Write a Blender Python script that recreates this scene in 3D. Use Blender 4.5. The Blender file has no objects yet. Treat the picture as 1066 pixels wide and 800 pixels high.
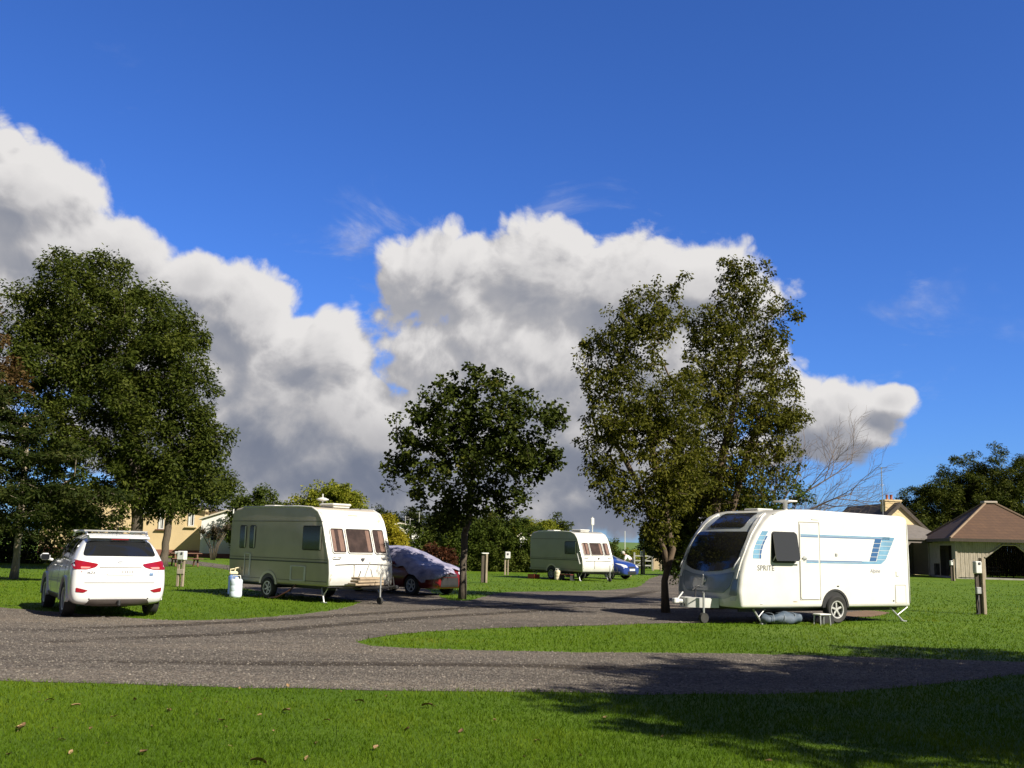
import bpy, bmesh, math, random
import numpy as np
from mathutils import Vector, Matrix, noise as mnoise
from mathutils.bvhtree import BVHTree
from mathutils.geometry import tessellate_polygon

rng = np.random.default_rng(7)
random.seed(7)
R = math.radians
scene = bpy.context.scene
COL = scene.collection

# ------------------------------------------------------------------ camera
EYE = 1.6
FPX = 1036.0                      # focal length in photo pixels (photo 1066 x 800)
PITCH = math.atan(168.0 / FPX)
ROLL = R(1.35)
cam_d = bpy.data.cameras.new('camera')
cam_d.sensor_width = 36.0
cam_d.lens = FPX / 1066.0 * 36.0
cam_d.clip_start = 0.1
cam_d.clip_end = 12000
cam = bpy.data.objects.new('camera', cam_d)
COL.objects.link(cam)
CAMR = Matrix.Rotation(R(90) + PITCH, 3, 'X') @ Matrix.Rotation(ROLL, 3, 'Z')
cam.matrix_world = Matrix.Translation((0, 0, EYE)) @ CAMR.to_4x4()
scene.camera = cam

def ray(px, py):
    """direction of the sight line through a photo pixel, scaled so that y = 1"""
    d = CAMR @ Vector(((px - 533.0) / FPX, (400.0 - py) / FPX, -1.0))
    return d / d.y

def G(px, py):
    """point of the flat ground under a photo pixel"""
    d = ray(px, py)
    k = -EYE / d.z
    return Vector((d.x * k, k, 0.0))

def P(px, py, Y):
    d = ray(px, py)
    return Vector((d.x * Y, Y, EYE + d.z * Y))

# sun: from the right and a little behind the photographer
SUN_EL = R(37)
SAZ = math.atan2(0.775, -0.632)          # azimuth from +Y towards +X
SDIR = Vector((math.sin(SAZ) * math.cos(SUN_EL), math.cos(SAZ) * math.cos(SUN_EL), math.sin(SUN_EL)))

# ------------------------------------------------------------------ node helpers
def nn(nt, typ, loc=None, **kw):
    n = nt.nodes.new(typ)
    for k, v in kw.items():
        setattr(n, k, v)
    return n

def link(nt, a, b):
    nt.links.new(a, b)

def setin(n, **kw):
    for k, v in kw.items():
        n.inputs[k.replace('_', ' ')].default_value = v

def rgb(c):
    return (c[0], c[1], c[2], 1.0)

def newmat(name):
    m = bpy.data.materials.new(name)
    m.use_nodes = True
    nt = m.node_tree
    b = nt.nodes['Principled BSDF']
    return m, nt, b

def ramp(nt, fac, stops):
    r = nn(nt, 'ShaderNodeValToRGB')
    cr = r.color_ramp
    while len(cr.elements) < len(stops):
        cr.elements.new(0.5)
    for e, (p, c) in zip(cr.elements, stops):
        e.position = p
        e.color = rgb(c)
    link(nt, fac, r.inputs['Fac'])
    return r.outputs['Color']

def objcoord(nt, scale=(1, 1, 1)):
    tc = nn(nt, 'ShaderNodeTexCoord')
    mp = nn(nt, 'ShaderNodeMapping')
    mp.inputs['Scale'].default_value = scale
    link(nt, tc.outputs['Object'], mp.inputs['Vector'])
    return mp.outputs['Vector']

def noise(nt, vec, scale, detail=4.0, rough=0.55, dist=0.0):
    n = nn(nt, 'ShaderNodeTexNoise')
    n.inputs['Scale'].default_value = scale
    n.inputs['Detail'].default_value = detail
    n.inputs['Roughness'].default_value = rough
    n.inputs['Distortion'].default_value = dist
    link(nt, vec, n.inputs['Vector'])
    return n.outputs['Fac']

def mixc(nt, fac, a, b, blend='MIX'):
    m = nn(nt, 'ShaderNodeMix', data_type='RGBA', blend_type=blend)
    for s, v in ((0, fac), (6, a), (7, b)):
        if isinstance(v, (int, float)):
            m.inputs[s].default_value = v
        elif isinstance(v, (tuple, list)):
            m.inputs[s].default_value = rgb(v)
        else:
            link(nt, v, m.inputs[s])
    return m.outputs[2]

def math_(nt, op, a, b=None, clamp=False):
    m = nn(nt, 'ShaderNodeMath', operation=op, use_clamp=clamp)
    for s, v in ((0, a), (1, b)):
        if v is None:
            continue
        if isinstance(v, (int, float)):
            m.inputs[s].default_value = v
        else:
            link(nt, v, m.inputs[s])
    return m.outputs[0]

def bump(nt, b, h, strength=0.3, dist=0.02):
    bp = nn(nt, 'ShaderNodeBump')
    bp.inputs['Strength'].default_value = strength
    bp.inputs['Distance'].default_value = dist
    link(nt, h, bp.inputs['Height'])
    link(nt, bp.outputs['Normal'], b.inputs['Normal'])

def smat(name, col, rough=0.5, metal=0.0, dirt_or_dapple=None, dscale=3.0, damt=0.5, coat=0.0, bmp=0.0, bscale=20.0, stretch=(1, 1, 1), spec=0.5):
    """plain surface with uneven wear, or painted dapple on the car cover"""
    m, nt, b = newmat(name)
    b.inputs['Roughness'].default_value = rough
    b.inputs['Metallic'].default_value = metal
    b.inputs['Coat Weight'].default_value = coat
    b.inputs['Coat Roughness'].default_value = 0.06
    b.inputs['Specular IOR Level'].default_value = spec
    v = objcoord(nt, stretch)
    if dirt_or_dapple is None:
        dirt_or_dapple = tuple(c * 0.8 for c in col)
    f = noise(nt, v, dscale, 6.0, 0.62)
    fr = nn(nt, 'ShaderNodeMapRange')
    setin(fr, From_Min=0.42, From_Max=0.72, To_Min=0.0, To_Max=damt)
    link(nt, f, fr.inputs['Value'])
    c = mixc(nt, fr.outputs[0], col, dirt_or_dapple)
    link(nt, c, b.inputs['Base Color'])
    if bmp > 0:
        bump(nt, b, noise(nt, v, bscale, 5.0), bmp, 0.02)
    return m

def glassmat(name, tint, rough=0.03):
    """dark tinted window pane"""
    m, nt, b = newmat(name)
    b.inputs['Base Color'].default_value = rgb(tint)
    b.inputs['Roughness'].default_value = rough
    b.inputs['Specular IOR Level'].default_value = 0.6
    b.inputs['Coat Weight'].default_value = 0.3
    return m

def panemat(name, tint, clear=0.7):
    """see-through pane: tinted transparency under a mirror-like film"""
    m = bpy.data.materials.new(name)
    m.use_nodes = True
    nt = m.node_tree
    nt.nodes.remove(nt.nodes['Principled BSDF'])
    out = nt.nodes['Material Output']
    tr = nn(nt, 'ShaderNodeBsdfTransparent')
    tr.inputs['Color'].default_value = rgb(tint)
    gl = nn(nt, 'ShaderNodeBsdfGlossy')
    gl.inputs['Roughness'].default_value = 0.03
    fr = nn(nt, 'ShaderNodeFresnel')
    fr.inputs['IOR'].default_value = 1.5
    f = math_(nt, 'ADD', fr.outputs[0], 0.03, True)
    mx = nn(nt, 'ShaderNodeMixShader')
    link(nt, f, mx.inputs[0])
    link(nt, tr.outputs[0], mx.inputs[1])
    link(nt, gl.outputs[0], mx.inputs[2])
    link(nt, mx.outputs[0], out.inputs['Surface'])
    return m

def leafmat(name, stops, trans=0.3, rough=0.55, tcol=(1.0, 1.1, 0.4), big=0.35):
    """foliage: colour of each leaf from its own random number"""
    m, nt, b = newmat(name)
    at = nn(nt, 'ShaderNodeAttribute', attribute_name='rnd')
    v = objcoord(nt)
    big_n = noise(nt, v, 0.55, 3.0)
    f = math_(nt, 'ADD', math_(nt, 'MULTIPLY', at.outputs['Fac'], 1.0 - big), math_(nt, 'MULTIPLY', math_(nt, 'ADD', math_(nt, 'MULTIPLY', math_(nt, 'SUBTRACT', big_n, 0.5), 1.9), 0.5), big))
    c = ramp(nt, f, stops)
    link(nt, c, b.inputs['Base Color'])
    b.inputs['Roughness'].default_value = rough
    b.inputs['Specular IOR Level'].default_value = 0.06
    t = nn(nt, 'ShaderNodeBsdfTranslucent')
    link(nt, mixc(nt, 1.0, c, tcol, 'MULTIPLY'), t.inputs['Color'])
    mx = nn(nt, 'ShaderNodeMixShader')
    mx.inputs[0].default_value = trans
    out = nt.nodes['Material Output']
    link(nt, b.outputs[0], mx.inputs[1])
    link(nt, t.outputs[0], mx.inputs[2])
    link(nt, mx.outputs[0], out.inputs['Surface'])
    return m

# ------------------------------------------------------------------ object helpers
def tag(o, label=None, cat=None, group=None, kind=None):
    if label: o['label'] = label
    if cat: o['category'] = cat
    if group: o['group'] = group
    if kind: o['kind'] = kind
    return o

def link_obj(name, me, parent=None):
    o = bpy.data.objects.new(name, me)
    COL.objects.link(o)
    if parent is not None:
        o.parent = parent
    return o

def empty(name, loc=(0, 0, 0), rz=0.0, label=None, cat=None, group=None, parent=None):
    o = bpy.data.objects.new(name, None)
    COL.objects.link(o)
    o.empty_display_size = 0.2
    o.location = loc
    o.rotation_euler = (0, 0, rz)
    if parent is not None:
        o.parent = parent
    return tag(o, label, cat, group)

def copy_tree(o, parent=None):
    c = o.copy()
    COL.objects.link(c)
    if parent is not None:
        c.parent = parent
    for ch in list(o.children):
        copy_tree(ch, c)
    return c

class MB:
    """collects shapes and links them as one mesh object"""
    def __init__(s):
        s.v = []; s.f = []; s.mi = []; s.cur = 0
    def add(s, vs, fs):
        n = len(s.v)
        s.v.extend([tuple(p) for p in vs])
        for f in fs:
            s.f.append(tuple(i + n for i in f)); s.mi.append(s.cur)
        return s
    def box(s, c, d, rot=None, bevel=0.0):
        hx, hy, hz = d[0] / 2, d[1] / 2, d[2] / 2
        if bevel > 0:
            b = min(bevel, hx * .9, hy * .9, hz * .9)
            vs = []
            for sx in (-1, 1):
                for sy in (-1, 1):
                    for sz in (-1, 1):
                        vs += [(sx * hx, sy * (hy - b), sz * (hz - b)), (sx * (hx - b), sy * hy, sz * (hz - b)), (sx * (hx - b), sy * (hy - b), sz * hz)]
            bm = bmesh.new()
            for p in vs: bm.verts.new(p)
            bmesh.ops.convex_hull(bm, input=bm.verts)
            bm.verts.index_update()
            vs = [v.co.copy() for v in bm.verts]
            fs = [[v.index for v in f.verts] for f in bm.faces]
            bm.free()
        else:
            vs = [Vector((x * hx, y * hy, z * hz)) for x in (-1, 1) for y in (-1, 1) for z in (-1, 1)]
            fs = [(0, 1, 3, 2), (4, 6, 7, 5), (0, 4, 5, 1), (2, 3, 7, 6), (0, 2, 6, 4), (1, 5, 7, 3)]
        M = rot if rot is not None else Matrix.Identity(3)
        c = Vector(c)
        return s.add([M @ Vector(p) + c for p in vs], fs)
    def tube(s, pts, rads, n=8, cap=True):
        pts = [Vector(p) for p in pts]
        if isinstance(rads, (int, float)): rads = [rads] * len(pts)
        rings = []
        up = Vector((0, 0, 1))
        d0 = (pts[1] - pts[0]).normalized()
        a = d0.cross(up if abs(d0.z) < 0.95 else Vector((1, 0, 0))).normalized()
        vs = []; fs = []
        for i, p in enumerate(pts):
            if i == 0: d = pts[1] - pts[0]
            elif i == len(pts) - 1: d = pts[-1] - pts[-2]
            else: d = pts[i + 1] - pts[i - 1]
            d.normalize()
            a = (a - d * a.dot(d))
            if a.length < 1e-5: a = d.orthogonal()
            a.normalize()
            b = d.cross(a)
            for k in range(n):
                t = 2 * math.pi * k / n
                vs.append(p + (a * math.cos(t) + b * math.sin(t)) * rads[i])
        for i in range(len(pts) - 1):
            for k in range(n):
                k2 = (k + 1) % n
                fs.append((i * n + k, i * n + k2, (i + 1) * n + k2, (i + 1) * n + k))
        if cap:
            fs.append(tuple(range(n))[::-1])
            fs.append(tuple((len(pts) - 1) * n + k for k in range(n)))
        return s.add(vs, fs)
    def lathe(s, prof, c=(0, 0, 0), n=24, axis='Z', cap=True):
        vs = []; fs = []
        c = Vector(c)
        for (r, h) in prof:
            for k in range(n):
                t = 2 * math.pi * k / n
                if axis == 'Z': p = Vector((r * math.cos(t), r * math.sin(t), h))
                elif axis == 'Y': p = Vector((r * math.cos(t), h, r * math.sin(t)))
                else: p = Vector((h, r * math.cos(t), r * math.sin(t)))
                vs.append(p + c)
        m = len(prof)
        for i in range(m - 1):
            for k in range(n):
                k2 = (k + 1) % n
                fs.append((i * n + k, i * n + k2, (i + 1) * n + k2, (i + 1) * n + k))
        if cap and prof[0][0] > 1e-6: fs.append(tuple(range(n))[::-1])
        if cap and prof[-1][0] > 1e-6: fs.append(tuple((m - 1) * n + k for k in range(n)))
        return s.add(vs, fs)
    def prism(s, poly, axis, a, b):
        """polygon in two axes, extruded along the third from a to b"""
        def to(p, h):
            if axis == 'Y': return (p[0], h, p[1])
            if axis == 'X': return (h, p[0], p[1])
            return (p[0], p[1], h)
        n = len(poly)
        vs = [to(p, a) for p in poly] + [to(p, b) for p in poly]
        fs = [tuple(range(n))[::-1], tuple(range(n, 2 * n))]
        fs += [(i, (i + 1) % n, n + (i + 1) % n, n + i) for i in range(n)]
        return s.add(vs, fs)
    def mesh(s, name, mats, smooth=False, angle=None):
        me = bpy.data.meshes.new(name)
        me.from_pydata(s.v, [], s.f)
        if not isinstance(mats, (list, tuple)): mats = [mats]
        for m in mats: me.materials.append(m)
        if len(mats) > 1:
            me.polygons.foreach_set('material_index', s.mi)
        bm = bmesh.new(); bm.from_mesh(me)
        bmesh.ops.remove_doubles(bm, verts=bm.verts, dist=1e-5)
        bmesh.ops.recalc_face_normals(bm, faces=bm.faces)
        bm.to_mesh(me); bm.free()
        if smooth:
            me.polygons.foreach_set('use_smooth', [True] * len(me.polygons))
            if angle is not None:
                me.set_sharp_from_angle(angle=R(angle))
        me.update()
        return me
    def build(s, name, mats, parent=None, smooth=False, angle=None, loc=None):
        o = link_obj(name, s.mesh(name, mats, smooth, angle), parent)
        if loc is not None: o.location = loc
        return o

def box(name, mat, c, d, parent=None, bevel=0.0, rot=None):
    return MB().box(c, d, rot, bevel).build(name, mat, parent)

def fastmesh(name, V, F, mat, attr=None, smooth=False):
    """numpy vertices (n,3) and equal-sized faces (m,k)"""
    me = bpy.data.meshes.new(name)
    n = len(V); m, k = F.shape
    me.vertices.add(n)
    me.vertices.foreach_set('co', np.ascontiguousarray(V, dtype=np.float32).ravel())
    me.loops.add(m * k)
    me.loops.foreach_set('vertex_index', np.ascontiguousarray(F, dtype=np.int32).ravel())
    me.polygons.add(m)
    me.polygons.foreach_set('loop_start', np.arange(0, m * k, k, dtype=np.int32))
    if attr is not None:
        a = me.attributes.new('rnd', 'FLOAT', 'POINT')
        a.data.foreach_set('value', np.ascontiguousarray(attr, dtype=np.float32))
    me.materials.append(mat)
    me.update(calc_edges=True)
    if smooth:
        me.polygons.foreach_set('use_smooth', np.ones(m, dtype=bool))
    return me

def evaluated(me, mods):
    """mesh after a list of (type, settings) modifiers"""
    o = bpy.data.objects.new('tmp', me)
    COL.objects.link(o)
    for typ, st in mods:
        md = o.modifiers.new(typ, typ)
        for k, v in st.items(): setattr(md, k, v)
    dg = bpy.context.evaluated_depsgraph_get()
    ev = o.evaluated_get(dg)
    out = bpy.data.meshes.new_from_object(ev, preserve_all_data_layers=True, depsgraph=dg)
    bpy.data.objects.remove(o)
    return out

def bvh_of(me):
    return BVHTree.FromPolygons([v.co.copy() for v in me.vertices], [tuple(p.vertices) for p in me.polygons])

DIRS = {'left': (lambda u, v: Vector((u, 9, v)), Vector((0, -1, 0))), 'right': (lambda u, v: Vector((u, -9, v)), Vector((0, 1, 0))),
        'front': (lambda u, v: Vector((15, u, v)), Vector((-1, 0, 0))), 'rear': (lambda u, v: Vector((-9, u, v)), Vector((1, 0, 0))),
        'top': (lambda u, v: Vector((u, v, 9)), Vector((0, 0, -1)))}

def rr(x0, x1, z0, z1, r, n=4):
    """rounded rectangle outline"""
    out = []
    for cx, cz, a0 in ((x1 - r, z1 - r, 0), (x0 + r, z1 - r, 90), (x0 + r, z0 + r, 180), (x1 - r, z0 + r, 270)):
        for k in range(n + 1):
            t = R(a0 + 90 * k / n)
            out.append((cx + r * math.cos(t), cz + r * math.sin(t)))
    return out

def rpoly(pts, r=0.05, n=3):
    """polygon with its corners rounded"""
    out = []
    m = len(pts)
    for i in range(m):
        a, b, c = Vector(pts[i - 1]), Vector(pts[i]), Vector(pts[(i + 1) % m])
        d1, d2 = (a - b), (c - b)
        q = min(r, d1.length * .45, d2.length * .45)
        p1, p2 = b + d1.normalized() * q, b + d2.normalized() * q
        for k in range(n + 1):
            t = k / n
            out.append(tuple(p1 * (1 - t) ** 2 + b * 2 * t * (1 - t) + p2 * t * t))
    return out

def dense(outline, step=0.12):
    out = []
    m = len(outline)
    for i in range(m):
        a, b = Vector(outline[i]), Vector(outline[(i + 1) % m])
        k = max(1, int((b - a).length / step))
        for j in range(k): out.append(tuple(a.lerp(b, j / k)))
    return out

def conform(mb, bvh, outline, side, off=0.006, rings=5, thick=None, step=0.12):
    """panel with this outline laid onto a curved body, seen from one side"""
    of, d = DIRS[side]
    outline = dense(outline, step)
    cu = sum(p[0] for p in outline) / len(outline); cv = sum(p[1] for p in outline) / len(outline)
    n = len(outline)
    def hit(u, v):
        h, nrm, i, dist = bvh.ray_cast(of(u, v), d)
        if h is None:
            h, nrm, i, dist = bvh.find_nearest(of(u, v) + d * 8)
        if nrm.dot(d) > 0: nrm = -nrm
        return h, nrm
    vs = []; fs = []
    h, nm = hit(cu, cv)
    vs.append(h + nm * off)
    base = []
    for k in range(1, rings + 1):
        for (u, v) in outline:
            h, nm = hit(cu + (u - cu) * k / rings, cv + (v - cv) * k / rings)
            vs.append(h + nm * off)
            if k == rings: base.append(h - nm * 0.01)
    for j in range(n):
        fs.append((0, 1 + j, 1 + (j + 1) % n))
    for k in range(rings - 1):
        for j in range(n):
            a = 1 + k * n + j; b = 1 + k * n + (j + 1) % n
            fs.append((a, a + n, b + n, b))
    o = len(vs)
    vs += base
    for j in range(n):
        a = 1 + (rings - 1) * n + j; b = 1 + (rings - 1) * n + (j + 1) % n
        fs.append((a, o + j, o + (j + 1) % n, b))
    return mb.add(vs, fs)

def panel(name, mat, bvh, outline, side, off=0.006, parent=None, rings=5, smooth=True, step=0.12):
    mb = MB()
    conform(mb, bvh, outline, side, off, rings, step=step)
    return mb.build(name, mat, parent, smooth, 35)

def text_mesh(name, body, size, mat, parent, M, extr=0.004, shear=0.0, spacing=1.0):
    cu = bpy.data.curves.new(name, 'FONT')
    cu.body = body; cu.size = size; cu.extrude = extr; cu.shear = shear; cu.space_character = spacing
    cu.resolution_u = 3
    o = bpy.data.objects.new('tmp', cu)
    COL.objects.link(o)
    dg = bpy.context.evaluated_depsgraph_get()
    me = bpy.data.meshes.new_from_object(o.evaluated_get(dg))
    bpy.data.objects.remove(o)
    me.materials.clear(); me.materials.append(mat)
    me.transform(M)
    return link_obj(name, me, parent)

# ------------------------------------------------------------------ render settings
scene.render.engine = 'CYCLES'
vs_ = scene.view_settings
scene.display_settings.display_device = 'sRGB'
vs_.view_transform = 'Standard'
vs_.look = 'None'
vs_.gamma = 1.0
vs_.use_curve_mapping = False
EXPO = 0.82
vs_.exposure = EXPO
scene.cycles.max_bounces = 8
scene.cycles.transparent_max_bounces = 12
scene.cycles.use_denoising = True

# ------------------------------------------------------------------ sky and sun
SKY_STR = 0.05
world = bpy.data.worlds.new('World')
scene.world = world
world.use_nodes = True
wt = world.node_tree
bg = wt.nodes['Background']
bg.inputs['Strength'].default_value = SKY_STR
sky = nn(wt, 'ShaderNodeTexSky', sky_type='NISHITA')
sky.sun_disc = False
sky.sun_elevation = SUN_EL
sky.sun_rotation = SAZ
sky.altitude = 50
sky.air_density = 1.0
sky.dust_density = 0.35
sky.ozone_density = 3.0
wtc = nn(wt, 'ShaderNodeTexCoord')
sep = nn(wt, 'ShaderNodeSeparateXYZ')
link(wt, wtc.outputs['Generated'], sep.inputs[0])
az = math_(wt, 'ARCTAN2', sep.outputs[0], sep.outputs[1])
el = math_(wt, 'ARCSINE', sep.outputs[2])
comb = nn(wt, 'ShaderNodeCombineXYZ')
link(wt, az, comb.inputs[0]); link(wt, el, comb.inputs[1])
PXR = 1.0 / FPX

def ae(px, py):
    d = ray(px, py).normalized()
    return math.atan2(d.x, d.y), math.asin(d.z)

# cloud heaps: where they stand in the sky (as seen through photo pixels), half-width, half-height, weight
HEAPS = [(20, 205, 112, 60, 1), (80, 265, 120, 60, 1), (-100, 250, 140, 105, 1), (60, 330, 220, 90, 1),
         (250, 325, 85, 66, 1), (200, 300, 60, 46, 1), (330, 370, 90, 62, 1), (280, 440, 240, 130, 1),
         (470, 292, 92, 66, 1), (560, 290, 110, 74, 1), (640, 305, 120, 78, 1), (740, 300, 96, 56, 1), (560, 390, 260, 120, 1), (640, 515, 130, 62, 1), (480, 530, 240, 46, 1), (300, 530, 160, 46, 1), (700, 540, 110, 34, .8),
         (440, 470, 330, 100, 1), (640, 470, 160, 90, 1), (690, 380, 140, 100, 1),
         (878, 426, 46, 46, 1), (926, 418, 34, 22, .95), (900, 448, 46, 28, .85), (858, 440, 60, 50, 1), (800, 470, 90, 40, .7),
         (-400, 380, 330, 240, 1), (1500, 470, 120, 50, 1), (1750, 420, 200, 60, 1)]
BASE_PX = 556.0

def cloud_field(vec):
    acc = None
    for (cx, cy, rx, ry, w) in HEAPS:
        a, e = ae(cx, cy)
        s = nn(wt, 'ShaderNodeVectorMath', operation='SUBTRACT')
        link(wt, vec, s.inputs[0]); s.inputs[1].default_value = (a, e, 0)
        k = nn(wt, 'ShaderNodeVectorMath', operation='MULTIPLY')
        link(wt, s.outputs[0], k.inputs[0]); k.inputs[1].default_value = (1 / (rx * PXR), 1 / (ry * PXR), 0)
        ln = nn(wt, 'ShaderNodeVectorMath', operation='LENGTH')
        link(wt, k.outputs[0], ln.inputs[0])
        d = math_(wt, 'SUBTRACT', w, ln.outputs['Value'])
        if acc is None: acc = d
        else:
            m = nn(wt, 'ShaderNodeMath', operation='SMOOTH_MAX')
            link(wt, acc, m.inputs[0]); link(wt, d, m.inputs[1]); m.inputs[2].default_value = 0.12
            acc = m.outputs[0]
    # added dark cloud over the unseen rest of the sky, to lower fill light
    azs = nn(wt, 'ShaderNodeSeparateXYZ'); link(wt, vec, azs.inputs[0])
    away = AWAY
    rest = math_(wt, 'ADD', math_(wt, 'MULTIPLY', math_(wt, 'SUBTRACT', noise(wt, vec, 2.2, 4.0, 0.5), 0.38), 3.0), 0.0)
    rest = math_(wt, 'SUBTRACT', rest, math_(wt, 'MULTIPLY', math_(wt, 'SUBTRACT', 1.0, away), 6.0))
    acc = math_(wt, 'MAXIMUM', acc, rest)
    n1 = noise(wt, vec, 9.0, 10.0, 0.64, 0.3)
    n1 = math_(wt, 'MULTIPLY', math_(wt, 'SUBTRACT', n1, 0.545), 1.25)
    for sc_k, am in ((14.0, 0.75), (33.0, 0.55)):
        b_ = math_(wt, 'ABSOLUTE', math_(wt, 'SUBTRACT', noise(wt, vec, sc_k, 1.0, 0.5, 0.4), 0.5))
        n1 = math_(wt, 'ADD', n1, math_(wt, 'MULTIPLY', math_(wt, 'SUBTRACT', b_, 0.09), am))
    n2 = noise(wt, vec, 4.2, 3.0, 0.5)
    n2 = math_(wt, 'MULTIPLY', math_(wt, 'SUBTRACT', n2, 0.53), 0.55)
    return math_(wt, 'ADD', acc, math_(wt, 'ADD', n1, n2))

def shifted(vec, dx, dy):
    s = nn(wt, 'ShaderNodeVectorMath', operation='ADD')
    link(wt, vec, s.inputs[0]); s.inputs[1].default_value = (dx, dy, 0)
    return s.outputs[0]

def mrange(x, a, b, c, d, smooth=True):
    r = nn(wt, 'ShaderNodeMapRange', interpolation_type='SMOOTHSTEP' if smooth else 'LINEAR')
    setin(r, From_Min=a, From_Max=b, To_Min=c, To_Max=d)
    link(wt, x, r.inputs['Value'])
    return r.outputs[0]

V0 = comb.outputs[0]
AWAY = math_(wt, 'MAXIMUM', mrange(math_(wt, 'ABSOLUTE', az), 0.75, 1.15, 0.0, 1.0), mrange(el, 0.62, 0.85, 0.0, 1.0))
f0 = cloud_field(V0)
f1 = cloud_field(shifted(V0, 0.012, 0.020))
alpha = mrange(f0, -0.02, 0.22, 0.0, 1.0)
# lit where the cloud thins out towards the sun
lit = math_(wt, 'SUBTRACT', f0, f1)
lit = mrange(lit, -0.34, 0.40, 0.0, 1.0)
thick = mrange(f0, 0.05, 1.1, 0.0, 1.0)
mot = noise(wt, shifted(V0, 3.1, 1.7), 6.0, 8.0, 0.62)
shade = math_(wt, 'SUBTRACT', math_(wt, 'ADD', math_(wt, 'MULTIPLY', lit, 0.66), 0.36), math_(wt, 'MULTIPLY', thick, 0.31))
shade = math_(wt, 'ADD', shade, math_(wt, 'MULTIPLY', math_(wt, 'SUBTRACT', mot, 0.5), 0.40))
# heaps high above their base are brighter, the base of the bank is dull
hgt = mrange(el, 0.01, 0.19, -0.22, 0.08)
shade = math_(wt, 'ADD', shade, hgt, True)
K = 1.0 / (SKY_STR * 2 ** EXPO)
def cl(r, g, b):
    return (r * K, g * K, b * K)
ccol = ramp(wt, shade, [(0.0, (0.185, 0.21, 0.28)), (0.30, (0.29, 0.305, 0.355)), (0.60, (0.46, 0.455, 0.475)), (1.0, (0.80, 0.78, 0.77))])
ck = nn(wt, 'ShaderNodeVectorMath', operation='SCALE')
link(wt, mixc(wt, AWAY, ccol, mixc(wt, 1.0, ccol, (0.22, 0.205, 0.175), 'MULTIPLY')), ck.inputs[0]); ck.inputs['Scale'].default_value = K  # unseen added cloud is multiplied dark so it gives little ambient light
# thin wisps
wv = nn(wt, 'ShaderNodeMapping'); wv.inputs['Scale'].default_value = (5, 12, 1); wv.inputs['Rotation'].default_value = (0, 0, 0.25)
link(wt, V0, wv.inputs['Vector'])
wn = noise(wt, wv.outputs[0], 1.0, 8.0, 0.62, 0.6)
wisp = mrange(wn, 0.56, 0.80, 0.0, 0.6)
wf = mrange(f0, -1.1, -0.1, 0.0, 1.0)
wisp = math_(wt, 'MULTIPLY', wisp, wf)
alpha = math_(wt, 'MAXIMUM', alpha, wisp)
# a clear bright strip under the base of the bank, just above the horizon
clear = mrange(el, 0.003, 0.012, 0.0, 1.0)
alpha = math_(wt, 'MULTIPLY', alpha, clear)
# deep saturated blue of the photograph's film
tint = nn(wt, 'ShaderNodeVectorMath', operation='MULTIPLY')
link(wt, sky.outputs[0], tint.inputs[0]); tint.inputs[1].default_value = (0.50, 0.90, 1.76)
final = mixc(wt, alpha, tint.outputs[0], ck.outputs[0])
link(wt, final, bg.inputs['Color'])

sd = bpy.data.lights.new('sun', 'SUN')
sd.energy = 5.0
sd.angle = R(0.5)
sd.color = (1.0, 0.93, 0.80)
so = bpy.data.objects.new('sun', sd)
COL.objects.link(so)
so.rotation_euler = SDIR.to_track_quat('Z', 'Y').to_euler()
so.location = (20, -20, 30)

# ------------------------------------------------------------------ materials
WHITE = smat('white_paint', (0.66, 0.65, 0.62), 0.28, dirt_or_dapple=(0.54, 0.51, 0.44), dscale=1.6, damt=0.45, coat=0.5)
CREAM = smat('cream_panel', (0.60, 0.55, 0.44), 0.38, dirt_or_dapple=(0.48, 0.43, 0.32), dscale=1.4, damt=0.5, coat=0.2)
OLIVE = smat('olive_grey_panel', (0.47, 0.415, 0.325), 0.42, dirt_or_dapple=(0.36, 0.315, 0.235), dscale=1.1, damt=0.7, coat=0.15)
CREAM2 = smat('grey_green_panel', (0.37, 0.355, 0.305), 0.4, dirt_or_dapple=(0.29, 0.28, 0.23), dscale=1.4, damt=0.5, coat=0.2)
PLASTIC = smat('white_plastic', (0.62, 0.62, 0.60), 0.45, dirt_or_dapple=(0.45, 0.43, 0.37), damt=0.5)
PALEBLUE_PL = smat('pale_blue_plastic', (0.62, 0.70, 0.78), 0.45, dirt_or_dapple=(0.5, 0.56, 0.6), damt=0.4)
GREYGLOSS = smat('slate_gloss', (0.16, 0.20, 0.235), 0.22, dirt_or_dapple=(0.13, 0.16, 0.18), damt=0.5, coat=0.7)
SILVER = smat('brushed_silver', (0.55, 0.56, 0.57), 0.32, metal=0.85, dirt_or_dapple=(0.4, 0.4, 0.4))
GALV = smat('galvanised_steel', (0.42, 0.43, 0.43), 0.5, metal=0.6, dirt_or_dapple=(0.25, 0.24, 0.22), dscale=8)
BLACKPL = smat('black_plastic', (0.02, 0.02, 0.022), 0.5, dirt_or_dapple=(0.04, 0.038, 0.035), dscale=6)
ALLOY = smat('alloy_paint', (0.50, 0.50, 0.49), 0.35, metal=0.25, dirt_or_dapple=(0.3, 0.29, 0.27), dscale=9)
BROWNPL = smat('grey_brown_plastic', (0.075, 0.062, 0.058), 0.6, dirt_or_dapple=(0.10, 0.085, 0.075), dscale=6)
RUBBER = smat('tyre_rubber', (0.018, 0.018, 0.018), 0.85, dirt_or_dapple=(0.06, 0.055, 0.048), dscale=5)
GLASS = glassmat('dark_glass', (0.012, 0.013, 0.015))
SMOKE = glassmat('smoked_acrylic', (0.02, 0.019, 0.020), 0.09)
GREYGLASS = glassmat('grey_acrylic', (0.035, 0.037, 0.042), 0.15)
PANE = panemat('clear_pane', (0.80, 0.78, 0.78))
RECESS = smat('dim_interior', (0.05, 0.035, 0.034), 0.9, dirt_or_dapple=(0.11, 0.075, 0.068), dscale=4, damt=0.9)
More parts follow.
